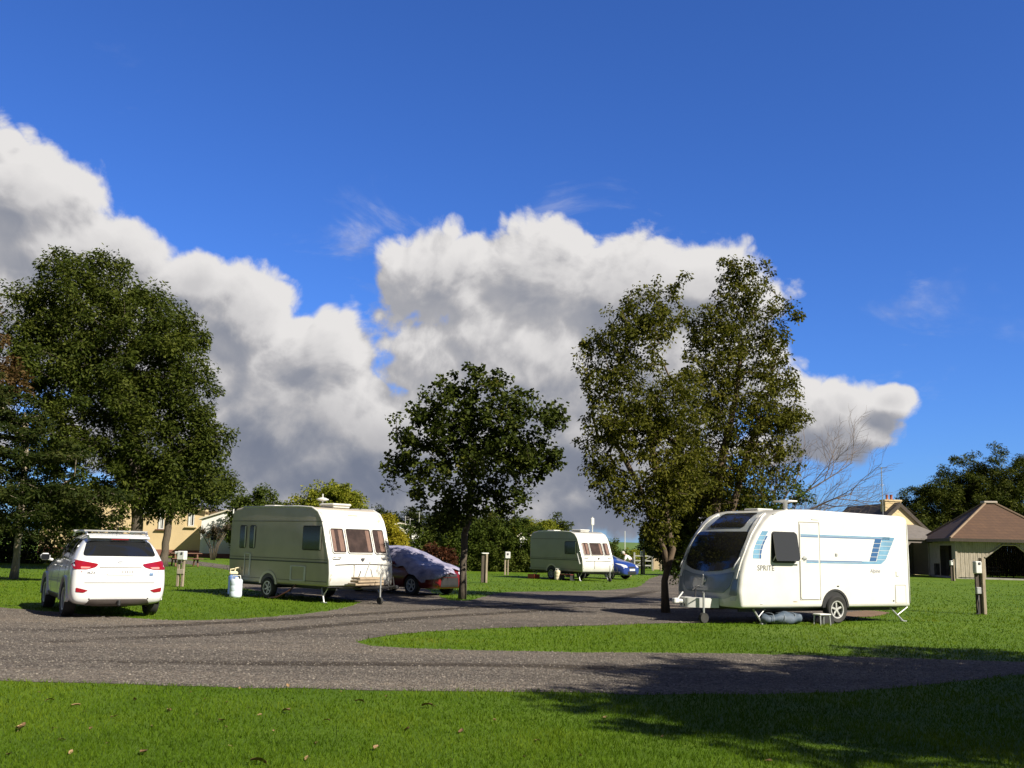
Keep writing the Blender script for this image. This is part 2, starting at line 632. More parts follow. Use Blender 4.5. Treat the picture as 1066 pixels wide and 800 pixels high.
CURTAIN = smat('pink_curtain', (0.33, 0.225, 0.185), 0.9, dirt_or_dapple=(0.17, 0.11, 0.09), dscale=14, damt=0.9, stretch=(1, 3, .3))
LAMP_RED = smat('red_lens', (0.23, 0.006, 0.014), 0.12, dirt_or_dapple=(0.25, 0.004, 0.01), dscale=20, coat=0.8)
LAMP_CLR = smat('clear_lens', (0.60, 0.62, 0.64), 0.1, dirt_or_dapple=(0.3, 0.3, 0.32), dscale=25, coat=0.8)
AMBER = smat('amber_lens', (0.6, 0.18, 0.01), 0.2, coat=0.6)
STRIPE_L = smat('light_blue_vinyl', (0.13, 0.26, 0.39), 0.35, dirt_or_dapple=(0.25, 0.48, 0.66))
STRIPE_M = smat('steel_blue_vinyl', (0.12, 0.20, 0.34), 0.35)
STRIPE_D = smat('dark_blue_vinyl', (0.04, 0.11, 0.26), 0.35)
GREYTXT = smat('grey_vinyl', (0.07, 0.07, 0.08), 0.4)
SEAM = smat('panel_gap', (0.20, 0.19, 0.17), 0.6)
DARKLINE = smat('dark_trim', (0.07, 0.075, 0.065), 0.5)
WOOD_OLD = smat('weathered_wood', (0.30, 0.245, 0.175), 0.85, dirt_or_dapple=(0.15, 0.12, 0.085), dscale=5, damt=0.9, bmp=0.4, bscale=30, stretch=(6, 6, .8))
WOOD_GREY = smat('silver_grey_boards', (0.47, 0.405, 0.325), 0.85, dirt_or_dapple=(0.22, 0.19, 0.14), dscale=3, damt=0.9, bmp=0.3, bscale=20, stretch=(5, 5, .5))
WOOD_DARK = smat('dark_stained_wood', (0.045, 0.033, 0.024), 0.8, dirt_or_dapple=(0.09, 0.07, 0.05), dscale=5, damt=0.8, stretch=(4, 4, .8))
WOOD_BROWN = smat('brown_stained_wood', (0.16, 0.075, 0.045), 0.8, dirt_or_dapple=(0.09, 0.045, 0.03), dscale=5, damt=0.8)
RENDER_Y = smat('yellow_render', (0.60, 0.46, 0.26), 0.9, dirt_or_dapple=(0.50, 0.38, 0.21), dscale=0.7, damt=0.7, bmp=0.2, bscale=30)
RENDER_C = smat('cream_render', (0.66, 0.53, 0.31), 0.9, dirt_or_dapple=(0.52, 0.42, 0.25), dscale=0.9, damt=0.7, bmp=0.2, bscale=30)
RENDER_W = smat('white_render', (0.76, 0.75, 0.72), 0.9, dirt_or_dapple=(0.62, 0.60, 0.55), dscale=0.9, damt=0.7)
PLINTH = smat('red_brown_plinth', (0.25, 0.10, 0.07), 0.9, dirt_or_dapple=(0.16, 0.07, 0.05), damt=0.8)
CONCRETE = smat('concrete', (0.33, 0.31, 0.28), 0.9, dirt_or_dapple=(0.22, 0.2, 0.17), damt=0.8)
TERRACOTTA = smat('terracotta', (0.30, 0.09, 0.05), 0.8)

def tiles(name, a, b, sx, sz):
    m, nt, bs = newmat(name)
    v = objcoord(nt)
    br = nn(nt, 'ShaderNodeTexBrick')
    br.offset = 0.5
    br.inputs['Color1'].default_value = rgb(a); br.inputs['Color2'].default_value = rgb(b)
    br.inputs['Mortar'].default_value = rgb(tuple(c * .45 for c in a))
    br.inputs['Scale'].default_value = 1.0
    br.inputs['Mortar Size'].default_value = 0.012
    br.inputs['Brick Width'].default_value = sx
    br.inputs['Row Height'].default_value = sz
    cv = nn(nt, 'ShaderNodeSeparateXYZ'); link(nt, v, cv.inputs[0])
    cb = nn(nt, 'ShaderNodeCombineXYZ')
    link(nt, math_(nt, 'ADD', cv.outputs[0], cv.outputs[1]), cb.inputs[0]); link(nt, cv.outputs[2], cb.inputs[1])
    link(nt, cb.outputs[0], br.inputs['Vector'])
    f = noise(nt, v, 1.2, 6.0, .65)
    c = mixc(nt, math_(nt, 'MULTIPLY', f, 0.8), br.outputs['Color'], tuple(x * .6 for x in b))
    link(nt, c, bs.inputs['Base Color'])
    bs.inputs['Roughness'].default_value = 0.8
    bump(nt, bs, br.outputs['Fac'], -0.5, 0.03)
    return m
ROOF_BROWN = tiles('brown_roof_tiles', (0.125, 0.066, 0.036), (0.095, 0.050, 0.030), 0.33, 0.2)
ROOF_SLATE = tiles('dark_roof_slates', (0.060, 0.050, 0.047), (0.08, 0.066, 0.06), 0.3, 0.16)

# leaves
LEAF_ASH = leafmat('ash_leaves', [(0.15, (0.022, 0.035, 0.007)), (0.5, (0.052, 0.068, 0.011)), (0.85, (0.100, 0.112, 0.020))], 0.28)
LEAF_DARK = leafmat('conifer_sprays', [(0.15, (0.011, 0.019, 0.004)), (0.5, (0.024, 0.035, 0.007)), (0.85, (0.055, 0.060, 0.014))], 0.15)
LEAF_COPPER = leafmat('copper_leaves', [(0.15, (0.035, 0.018, 0.008)), (0.5, (0.075, 0.046, 0.018)), (0.85, (0.14, 0.095, 0.036))], 0.3, tcol=(1.1, .8, .4))
LEAF_SYC = leafmat('sycamore_leaves', [(0.15, (0.018, 0.028, 0.005)), (0.55, (0.042, 0.056, 0.009)), (0.8, (0.072, 0.084, 0.014)), (0.95, (0.15, 0.115, 0.022))], 0.25)
LEAF_BIRCH = leafmat('birch_leaves', [(0.12, (0.034, 0.040, 0.006)), (0.5, (0.076, 0.080, 0.011)), (0.8, (0.118, 0.112, 0.016)), (0.95, (0.17, 0.125, 0.024))], 0.3)
LEAF_HEDGE = leafmat('hedge_leaves', [(0.15, (0.028, 0.046, 0.008)), (0.5, (0.060, 0.084, 0.013)), (0.85, (0.11, 0.125, 0.024))], 0.25)
LEAF_YELLOW = leafmat('golden_leaves', [(0.12, (0.09, 0.115, 0.012)), (0.5, (0.17, 0.19, 0.02)), (0.85, (0.28, 0.26, 0.03))], 0.3)
LEAF_GOLD = leafmat('yellow_leaves', [(0.12, (0.16, 0.15, 0.012)), (0.5, (0.28, 0.24, 0.02)), (0.85, (0.38, 0.31, 0.03))], 0.3)
LEAF_RED = leafmat('russet_leaves', [(0.15, (0.025, 0.012, 0.007)), (0.5, (0.055, 0.023, 0.012)), (0.85, (0.11, 0.042, 0.02))], 0.25, tcol=(1.1, .6, .4))
LEAF_FIR = leafmat('cypress_sprays', [(0.15, (0.017, 0.028, 0.005)), (0.5, (0.044, 0.056, 0.009)), (0.85, (0.10, 0.105, 0.018))], 0.15)
BARK = smat('brown_bark', (0.10, 0.080, 0.058), 0.9, dirt_or_dapple=(0.045, 0.035, 0.025), dscale=8, damt=0.9, bmp=0.7, bscale=24, stretch=(3, 3, .6))
BARK_PALE = smat('pale_bark', (0.30, 0.25, 0.18), 0.9, dirt_or_dapple=(0.12, 0.10, 0.07), dscale=7, damt=0.9, bmp=0.6, bscale=24, stretch=(3, 3, .6))
BARK_BIRCH = smat('tan_bark', (0.115, 0.080, 0.048), 0.9, dirt_or_dapple=(0.045, 0.032, 0.022), dscale=6, damt=0.9, bmp=0.6, bscale=24, stretch=(3, 3, .7))
TWIG = smat('bare_twigs', (0.16, 0.12, 0.095), 0.9, dirt_or_dapple=(0.09, 0.07, 0.055))

# ------------------------------------------------------------------ ground
def grass_ground():
    m, nt, b = newmat('lawn')
    v = objcoord(nt)
    n1 = noise(nt, v, 0.10, 4.0, 0.6)
    n2 = noise(nt, v, 1.3, 5.0, 0.65)
    n3 = noise(nt, v, 26.0, 4.0, 0.7)
    f = math_(nt, 'ADD', math_(nt, 'MULTIPLY', n1, 0.35), math_(nt, 'ADD', math_(nt, 'MULTIPLY', n2, 0.35), math_(nt, 'MULTIPLY', n3, 0.30)))
    c = ramp(nt, f, [(0.34, (0.046, 0.090, 0.005)), (0.5, (0.086, 0.150, 0.008)), (0.66, (0.135, 0.195, 0.014))])
    link(nt, c, b.inputs['Base Color'])
    b.inputs['Roughness'].default_value = 0.75
    b.inputs['Specular IOR Level'].default_value = 0.15
    bump(nt, b, noise(nt, v, 45.0, 4.0, 0.7), 0.7, 0.04)
    return m
LAWN = grass_ground()

def gravel():
    m, nt, b = newmat('gravel')
    v = objcoord(nt)
    vo = nn(nt, 'ShaderNodeTexVoronoi'); vo.inputs['Scale'].default_value = 34.0
    link(nt, v, vo.inputs['Vector'])
    sp = nn(nt, 'ShaderNodeSeparateColor'); link(nt, vo.outputs['Color'], sp.inputs[0])
    st = ramp(nt, sp.outputs[0], [(0.0, (0.066, 0.059, 0.051)), (0.45, (0.128, 0.114, 0.099)), (0.85, (0.178, 0.159, 0.138)), (1.0, (0.24, 0.215, 0.188))])
    vs = nn(nt, 'ShaderNodeMapping'); vs.inputs['Scale'].default_value = (0.10, 1.0, 1.0); vs.inputs['Rotation'].default_value = (0, 0, R(-12))
    link(nt, v, vs.inputs['Vector'])
    big = noise(nt, vs.outputs[0], 0.75, 6.0, 0.62)
    fine = noise(nt, v, 7.0, 5.0, 0.65)
    tone = ramp(nt, math_(nt, 'ADD', math_(nt, 'MULTIPLY', big, .7), math_(nt, 'MULTIPLY', fine, .3)), [(0.36, (0.50, 0.47, 0.45)), (0.50, (0.95, 0.91, 0.87)), (0.64, (1.30, 1.20, 1.08))])
    c = mixc(nt, 1.0, st, tone, 'MULTIPLY')
    moss = nn(nt, 'ShaderNodeMapRange'); setin(moss, From_Min=0.66, From_Max=0.78, To_Min=0.0, To_Max=0.55)
    link(nt, noise(nt, v, 1.9, 6.0, 0.7), moss.inputs['Value'])
    c = mixc(nt, moss.outputs[0], c, (0.06, 0.075, 0.025))
    link(nt, c, b.inputs['Base Color'])
    b.inputs['Roughness'].default_value = 0.9
    b.inputs['Specular IOR Level'].default_value = 0.2
    h = math_(nt, 'ADD', math_(nt, 'MULTIPLY', vo.outputs['Distance'], -1.0), math_(nt, 'MULTIPLY', fine, 0.6))
    bump(nt, b, h, 0.8, 0.03)
    return m
GRAVEL = gravel()

gm = MB()
gm.add([(-4000, -4000, 0), (4000, -4000, 0), (4000, 6000, 0), (-4000, 6000, 0)], [(0, 1, 2, 3)])
tag(gm.build('ground', LAWN), 'mown green lawn covering the whole camp site', None, None, 'structure')

def smooth_closed(pts, step=0.35, jit=0.05, seed=1):
    """Catmull-Rom curve through the points, finely divided, with a ragged edge"""
    out = []
    n = len(pts)
    for i in range(n):
        p0, p1, p2, p3 = (Vector(pts[(i + k) % n][:2]) for k in (-1, 0, 1, 2))
        L = (p2 - p1).length
        k = max(1, min(80, int(L / step)))
        for j in range(k):
            t = j / k
            if L > 40: q = p1.lerp(p2, t)
            else:
                q = 0.5 * ((2 * p1) + (p2 - p0) * t + (2 * p0 - 5 * p1 + 4 * p2 - p3) * t * t + (3 * p1 - p0 - 3 * p2 + p3) * t ** 3)
            a = mnoise.noise(Vector((q.x * 2.3, q.y * 2.3, seed))) + .5 * mnoise.noise(Vector((q.x * 7, q.y * 7, seed)))
            b = mnoise.noise(Vector((q.x * 2.3, q.y * 2.3, seed + 9))) + .5 * mnoise.noise(Vector((q.x * 7, q.y * 7, seed + 9)))
            out.append((q.x + a * jit, q.y + b * jit))
    return out

ROAD_PX = [(-700, 690), (-300, 703), (-100, 707), (0, 709), (100, 712), (200, 715), (330, 718), (533, 721), (700, 723), (840, 722), (940, 716), (1030, 706), (1110, 697), (1130, 693), (1040, 688.5), (920, 685), (800, 681.5), (700, 680), (600, 679), (533, 678), (450, 676), (400, 674), (374, 670),
           (386, 665), (430, 659), (500, 655), (560, 653), (640, 651), (700, 649), (780, 648.5), (850, 647), (884, 644), (900, 639), (880, 632), (820, 626), (772, 619), (738, 610), (715, 602), (703, 597),
           (694, 597), (686, 599.5), (676, 603), (671, 607), (664, 611), (640, 614), (600, 615.5), (560, 616), (525, 617), (505, 621), (488, 625.5), (468, 625), (452, 618), (438, 612),
           (400, 606), (330, 603), (275, 604), (238, 608), (258, 613.5), (290, 618.5), (330, 622), (360, 624.5), (373, 627), (366, 631), (340, 636.5), (300, 641), (240, 645), (175, 646), (130, 643), (80, 639), (40, 636), (0, 633), (-100, 630), (-300, 624), (-700, 612)]
ROAD = smooth_closed([G(*p) for p in ROAD_PX], 0.22, 0.11, 3)
LANE_PX = [(60, 573), (130, 578), (190, 583), (240, 589), (300, 596), (330, 603), (275, 603), (240, 594), (190, 587), (130, 581), (60, 575.5)]
LANE = smooth_closed([G(*p) for p in LANE_PX], 0.5, 0.05, 5)

def sheet(name, poly, z, mat, label):
    tris = tessellate_polygon([[Vector((p[0], p[1], 0)) for p in poly]])
    me = bpy.data.meshes.new(name)
    fs = []
    for t in tris:
        a, b, c = (Vector(poly[i]) for i in t)
        if (b - a).cross(c - a) < 0: t = (t[0], t[2], t[1])
        fs.append(t)
    me.from_pydata([(p[0], p[1], z) for p in poly], [], fs)
    me.materials.append(mat)
    me.update()
    return tag(link_obj(name, me), label, None, None, 'structure')
sheet('road', ROAD, 0.004, GRAVEL, 'grey gravel camp road curving between the lawns')
sheet('lane', LANE, 0.008, GRAVEL, 'narrow grey lane crossing the lawn before the yellow house')

def inside(poly, X, Y):
    poly = np.array(poly)
    x0, y0 = poly[:, 0], poly[:, 1]
    x1, y1 = np.roll(x0, -1), np.roll(y0, -1)
    res = np.zeros(len(X), bool)
    for a, b, c, d in zip(x0, y0, x1, y1):
        if b == d: continue
        cond = (b > Y) != (d > Y)
        res ^= cond & (X < (c - a) * (Y - b) / (d - b) + a)
    return res

# darker tyre lanes worn into the gravel
def track_mat():
    m, nt, b = newmat('worn_gravel')
    v = objcoord(nt)
    c = ramp(nt, noise(nt, v, 14.0, 6.0, 0.7), [(0.35, (0.035, 0.029, 0.024)), (0.65, (0.085, 0.070, 0.057))])
    link(nt, c, b.inputs['Base Color']); b.inputs['Roughness'].default_value = 0.95; b.inputs['Specular IOR Level'].default_value = 0.1
    at = nn(nt, 'ShaderNodeAttribute', attribute_name='rnd')
    st = nn(nt, 'ShaderNodeMapping'); st.inputs['Scale'].default_value = (0.35, 1.6, 1); link(nt, v, st.inputs['Vector'])
    f = math_(nt, 'ADD', math_(nt, 'MULTIPLY', at.outputs['Fac'], 0.62), math_(nt, 'MULTIPLY', math_(nt, 'SUBTRACT', noise(nt, st.outputs[0], 2.0, 7.0, 0.7), 0.5), 1.5))
    mr = nn(nt, 'ShaderNodeMapRange', interpolation_type='SMOOTHSTEP'); setin(mr, From_Min=0.12, From_Max=0.75, To_Min=0.0, To_Max=0.72); link(nt, f, mr.inputs['Value'])
    tr = nn(nt, 'ShaderNodeBsdfTransparent'); mx = nn(nt, 'ShaderNodeMixShader')
    link(nt, mr.outputs[0], mx.inputs[0]); link(nt, tr.outputs[0], mx.inputs[1]); link(nt, b.outputs[0], mx.inputs[2])
    link(nt, mx.outputs[0], nt.nodes['Material Output'].inputs['Surface'])
    return m
TRACK = track_mat()
def track(px, half, z, label):
    pts = [G(*p) for p in px]
    fine = []
    for i in range(len(pts) - 1):
        k = max(2, int((pts[i + 1] - pts[i]).length / .3))
        p0, p1, p2, p3 = pts[max(0, i - 1)], pts[i], pts[i + 1], pts[min(len(pts) - 1, i + 2)]
        for j in range(k):
            t = j / k
            fine.append(0.5 * ((2 * p1) + (p2 - p0) * t + (2 * p0 - 5 * p1 + 4 * p2 - p3) * t * t + (3 * p1 - p0 - 3 * p2 + p3) * t ** 3))
    V = []; A = []
    n = len(fine)
    for i, p in enumerate(fine):
        d = (fine[min(n - 1, i + 1)] - fine[max(0, i - 1)]).normalized(); s_ = Vector((-d.y, d.x, 0))
        e = min(1, i / 12, (n - 1 - i) / 12)
        for k, a in ((-1, 0), (-.5, .8), (0, 1), (.5, .8), (1, 0)):
            V.append(tuple(p + s_ * half * k + Vector((0, 0, z)))); A.append(a * e)
    F = [(i * 5 + k, (i + 1) * 5 + k, (i + 1) * 5 + k + 1, i * 5 + k + 1) for i in range(n - 1) for k in range(4)]
    me = fastmesh('wheel_track', np.array(V), np.array(F), TRACK, np.array(A))
    tag(link_obj('wheel_track', me), label, None, None, 'structure')
track([(-90, 659), (100, 654), (220, 649.5), (330, 643), (430, 636.5), (530, 631), (620, 626), (690, 614)], .42, .0075, 'upper dark tyre lane on the gravel road')
track([(-90, 674), (110, 666), (240, 660), (340, 652), (450, 643), (550, 637), (650, 631)], .40, .009, 'lower dark tyre lane on the gravel road')
track([(-60, 692), (120, 690), (260, 691), (420, 692), (600, 695), (760, 699), (900, 702)], .36, .0105, 'dark tyre lane on the near gravel strip')

# patches of wear: bare earth under the modern caravan
bare = smooth_closed([G(*p) for p in [(872, 640), (900, 636), (925, 638), (915, 641.5), (885, 643)]], 0.2, 0.08, 8)
EARTH = smat('bare_earth', (0.17, 0.10, 0.055), 0.95, dirt_or_dapple=(0.09, 0.06, 0.03), dscale=4, damt=.9)
sheet('worn_ground', bare, 0.010, EARTH, 'bare brown earth worn beside the modern caravan')

# grass blades: one mass, blades grow larger on screen near the photographer
def grass_blades():
    N = 330000
    u = rng.random(N)
    inv = 1 / 6.6 + (1 / 75.0 - 1 / 6.6) * u           # even on screen rows
    Y = 1 / inv
    w = 0.62 * Y + 2.5
    X = (rng.random(N) * 2 - 1) * w
    keep = ~(inside(ROAD, X + rng.normal(0, .05, N), Y + rng.normal(0, .07, N)) | inside(bare, X, Y))
    # thinner at random spots
    keep &= rng.random(N) < np.clip(1.15 - (Y - 22) / 45, .12, 1)
    X, Y = X[keep], Y[keep]
    n = len(X)
    patch = np.array([mnoise.noise((x * .9, y * .9, 3.0)) for x, y in zip(X[::1], Y[::1])]) if n < 400000 else np.zeros(n)
    patch2 = np.array([mnoise.noise((x * .35, y * .35, 11.0)) for x, y in zip(X, Y)])
    h = (0.020 + 0.024 * rng.random(n)) * (1 + 0.6 * patch) * np.where(rng.random(n) > .985, 1.7, 1.0) * (1 + np.clip((Y - 10) / 60, 0, .5))
    wd = np.maximum(0.0033, Y * 0.00042) * (0.7 + 0.7 * rng.random(n))
    a = rng.random(n) * 2 * np.pi
    ln = rng.normal(0, 0.45, (n, 2)) * h[:, None]
    V = np.zeros((n, 3, 3))
    V[:, 0, 0] = X - np.cos(a) * wd; V[:, 0, 1] = Y - np.sin(a) * wd
    V[:, 1, 0] = X + np.cos(a) * wd; V[:, 1, 1] = Y + np.sin(a) * wd
    V[:, 2, 0] = X + ln[:, 0]; V[:, 2, 1] = Y + ln[:, 1]; V[:, 2, 2] = h
    F = np.arange(n * 3).reshape(n, 3)
    rv = np.clip(0.48 + 0.45 * patch + 0.45 * patch2 + rng.normal(0, 0.17, n), 0, 1)
    m = leafmat('grass_blades', [(0.05, (0.033, 0.068, 0.004)), (0.45, (0.076, 0.140, 0.007)), (0.8, (0.132, 0.188, 0.013)), (1.0, (0.24, 0.21, 0.04))], 0.38, 0.6, big=0.45)
    me = fastmesh('grass', V.reshape(-1, 3), F, m, np.repeat(rv, 3))
    tag(link_obj('grass', me), 'short green blades of the mown lawn', 'grass', None, 'stuff')
grass_blades()

def pebbles():
    N = 60000
    u = rng.random(N)
    Y = 1 / (1 / 8.0 + (1 / 30.0 - 1 / 8.0) * u)
    X = (rng.random(N) * 2 - 1) * (0.6 * Y + 2)
    k = inside(ROAD, X, Y)
    X, Y = X[k], Y[k]
    n = len(X)
    s = 0.006 + 0.013 * rng.random(n) ** 3 + 0.0003 * Y
    base = np.array([(1, 0, 0), (0, 1, 0), (-1, 0, 0), (0, -1, 0), (0, 0, .8)], float)
    ang = rng.random(n) * 6.28
    sc = 0.7 + 0.6 * rng.random((n, 5, 1))
    B = base[None] * sc
    c, s_ = np.cos(ang)[:, None], np.sin(ang)[:, None]
    V = np.stack([B[..., 0] * c - B[..., 1] * s_, B[..., 0] * s_ + B[..., 1] * c, B[..., 2]], -1) * s[:, None, None]
    V[..., 0] += X[:, None]; V[..., 1] += Y[:, None]; V[..., 2] += 0.005
    f = np.array([(0, 1, 4), (1, 2, 4), (2, 3, 4), (3, 0, 4)])
    F = (np.arange(n)[:, None, None] * 5 + f[None]).reshape(-1, 3)
    m, nt, b = newmat('stones')
    at = nn(nt, 'ShaderNodeAttribute', attribute_name='rnd')
    link(nt, ramp(nt, at.outputs['Fac'], [(0, (0.073, 0.065, 0.056)), (0.7, (0.140, 0.125, 0.108)), (0.97, (0.195, 0.168, 0.14)), (1.0, (0.25, 0.22, 0.185))]), b.inputs['Base Color'])
    b.inputs['Roughness'].default_value = 0.85
    me = fastmesh('gravel_stones', V.reshape(-1, 3), F, m, np.repeat(rng.random(n), 5))
    tag(link_obj('gravel_stones', me), 'loose stones of the gravel road surface', 'gravel', None, 'stuff')
pebbles()

# fallen leaves: each one a thing
def fallen_leaves():
    LF = smat('dry_leaf', (0.17, 0.095, 0.042), 0.7, dirt_or_dapple=(0.09, 0.05, 0.025), dscale=30, damt=0.9)
    LF2 = smat('pale_dry_leaf', (0.28, 0.18, 0.085), 0.7, dirt_or_dapple=(0.17, 0.10, 0.05), dscale=30, damt=0.9)
    kinds = []
    for q in range(4):
        mb = MB()
        L, W = 0.075, 0.045
        vs = []
        for i in range(7):
            t = i / 6
            ww = W * math.sin(math.pi * min(1, t * 1.02)) ** 0.7 * (0.85 + 0.3 * (i % 2))
            z = 0.028 + 0.022 * math.sin(t * 3.0 + q) + 0.006 * q
            vs += [((t - .5) * 2 * L, -ww, z + 0.018 * (1 + q % 2)), ((t - .5) * 2 * L, 0, z), ((t - .5) * 2 * L, ww, z + 0.022)]
        fs = []
        for i in range(6):
            for k in range(2):
                a = i * 3 + k
                fs.append((a, a + 3, a + 4, a + 1))
        mb.add(vs, fs)
        mb.tube([(-L, 0, 0.03), (-L - 0.03, 0.008, 0.024)], 0.003, 4)
        me = mb.mesh('fallen_leaf', [LF, LF2][q % 2], True)
        kinds.append(me)
    spots = [(88, 742), (78, 737), (236, 732), (213, 729), (259, 738), (235, 758), (230, 752), (158, 758), (112, 775), (57, 760), (24, 757), (20, 762), (64, 772), (74, 786), (187, 795), (239, 778), (268, 798),
             (392, 782), (470, 792), (355, 721), (374, 733), (297, 743), (424, 762), (604, 788), (801, 795), (270, 746), (140, 730), (40, 722), (330, 775), (515, 752), (10, 788), (176, 742), (445, 738), (300, 716), (118, 748), (690, 768), (52, 731), (205, 745), (150, 786), (285, 762), (340, 752), (560, 773), (480, 764), (630, 748), (95, 760), (320, 792), (545, 790), (198, 722), (402, 726), (250, 718)]
    for i, (px, py) in enumerate(spots):
        g = G(px, py)
        o = link_obj('fallen_leaf', kinds[i % 4])
        o.location = (g.x, g.y, 0.0)
        o.rotation_euler = (random.uniform(-.3, .3), random.uniform(-.3, .3), random.uniform(0, 6.28))
        s = random.choice((.22, .28, .34, .42, .5, .64, .8))
        o.scale = (s, s, s)
        tag(o, 'dry brown fallen leaf lying in the grass before the gravel road', 'leaf', 'fallen leaves on the lawn before the road')
fallen_leaves()

# far land: low green hill and dark tree line at the horizon
def ridge(name, pts, depth, mat, label):
    mb = MB()
    vs = []; fs = []
    n = len(pts)
    for j, (f, k) in enumerate([(0, 0), (.25, .75), (.5, 1), (1, .6), (1.6, 0)]):
        for (x, y, h) in pts:
            vs.append((x, y + depth * f, h * k))
    for j in range(4):
        for i in range(n - 1):
            fs.append((j * n + i, j * n + i + 1, (j + 1) * n + i + 1, (j + 1) * n + i))
    mb.add(vs, fs)
    return tag(mb.build(name, mat, None, True), label, None, None, 'structure')
FIELD = smat('far_field', (0.085, 0.150, 0.022), 0.9, dirt_or_dapple=(0.055, 0.095, 0.018), dscale=0.012, damt=.9)
ridge('hill', [(x, 380, 3.2 + 1.2 * math.sin(x * .011) + .5 * math.sin(x * .05)) for x in range(-420, 521, 10)], 120, FIELD, 'low green hill far behind the camp site')

# ------------------------------------------------------------------ trees
def leaf_cloud(name, mat, C, Rad, per, size, parent, flat=0.8, hang=0.0, aspect=0.5, seed=1, squash=None):
    """leaf-sized faces scattered round the clump centres C (n,3) with spreads Rad (n,)"""
    g = np.random.default_rng(seed)
    C = np.asarray(C, float); Rad = np.asarray(Rad, float)
    idx = np.repeat(np.arange(len(C)), per)
    n = len(idx)
    d = g.normal(0, 1, (n, 3)); d /= np.linalg.norm(d, axis=1)[:, None]
    r = Rad[idx] * g.random(n) ** 0.45
    off = d * r[:, None]
    off[:, 2] *= flat
    off[:, 2] -= hang * g.random(n) * Rad[idx]
    pos = C[idx] + off
    # leaf axis: outward and a little down; normal mostly up
    ax = d + g.normal(0, 0.7, (n, 3)); ax[:, 2] = ax[:, 2] * .6 - 0.25 - hang
    ax /= np.linalg.norm(ax, axis=1)[:, None]
    up = g.normal(0, 0.75, (n, 3)); up[:, 2] += 0.8
    sd_ = np.cross(ax, up); sd_ /= np.linalg.norm(sd_, axis=1)[:, None] + 1e-9
    nm = np.cross(sd_, ax)
    L = size * (0.65 + 0.7 * g.random(n))
    W = L * aspect * (0.7 + 0.5 * g.random(n))
    V = np.zeros((n, 4, 3))
    V[:, 0] = pos - ax * (L * .5)[:, None]
    V[:, 1] = pos + sd_ * (W * .5)[:, None] - nm * (L * .08)[:, None]
    V[:, 2] = pos + ax * (L * .5)[:, None] - nm * (L * .10)[:, None]
    V[:, 3] = pos - sd_ * (W * .5)[:, None] - nm * (L * .08)[:, None]
    F = np.arange(n * 4).reshape(n, 4)
    rv = np.clip(g.random(n) * .75 + g.random(len(C))[idx] * .25, 0, 1)
    me = fastmesh('crown', V.reshape(-1, 3), F, mat, np.repeat(rv, 4))
    return link_obj(name, me, parent)

def clumps_in(ells, n, g, inner=0.5):
    """clump centres in a union of ellipsoids (cx,cy,cz,rx,ry,rz), most of them near the outside"""
    ells = np.array(ells, float)
    vol = (ells[:, 3] * ells[:, 4] * ells[:, 5]) ** 0.72
    pick = g.choice(len(ells), n, p=vol / vol.sum())
    d = g.normal(0, 1, (n, 3)); d /= np.linalg.norm(d, axis=1)[:, None]
    r = g.random(n) ** inner
    return ells[pick, :3] + d * r[:, None] * ells[pick, 3:]

def skeleton(mb, trunk, clumps, r0, tip=0.008, g=None, sides=6, gexp=0.42, wander=0.12, climb=0.6):
    """limbs from the trunk to every clump: each clump joins the nearest limb that lies below it"""
    nodes = [Vector(p) for p in trunk]
    par = [-1] + list(range(len(trunk) - 1))
    nt_ = len(nodes)
    arr = [tuple(p) for p in nodes]
    depth0 = np.array(trunk[-1])
    order = np.argsort(np.linalg.norm(clumps - np.array(trunk[-1])[None], axis=1))
    for i in order:
        c = clumps[i]
        A = np.array(arr)
        dz = A[:, 2] - c[2]
        dist = np.linalg.norm(A - c[None], axis=1)
        cost = dist + climb * np.maximum(0, dz + 0.25 * dist) * 2
        cost[:max(0, nt_ - max(3, nt_ // 2))] += 1.5
        j = int(np.argmin(cost))
        a = Vector(arr[j]); b = Vector(c)
        L = (b - a).length
        k = 2 if L > 0.7 else 1
        prev = j
        for q in range(1, k + 1):
            t = q / k
            p = a.lerp(b, t)
            if q < k:
                p = p + Vector(g.normal(0, wander, 3)) * L * 0.6 - Vector((0, 0, L * .06))
            arr.append(tuple(p)); par.append(prev); prev = len(arr) - 1
    n = len(arr)
    w = np.zeros(n); ch = np.zeros(n, int)
    for i in range(n):
        if par[i] >= 0: ch[par[i]] += 1
    w[ch == 0] = 1
    for i in range(n - 1, -1, -1):
        if par[i] >= 0: w[par[i]] += w[i]
    rad = tip * np.maximum(w, 1) ** gexp
    k = r0 / rad[0]
    rad = np.where(w > 1, rad * (1 + (k - 1) * (w / w[0]) ** 0.5), rad)
    for i in range(nt_, n):
        p = par[i]
        ra = min(rad[p], rad[i] * 1.25)
        mb.tube([arr[p], arr[i]], [ra, rad[i] * 0.9], sides if rad[i] > .03 else 4, False)
    tr = [rad[i] for i in range(nt_)]
    return tr

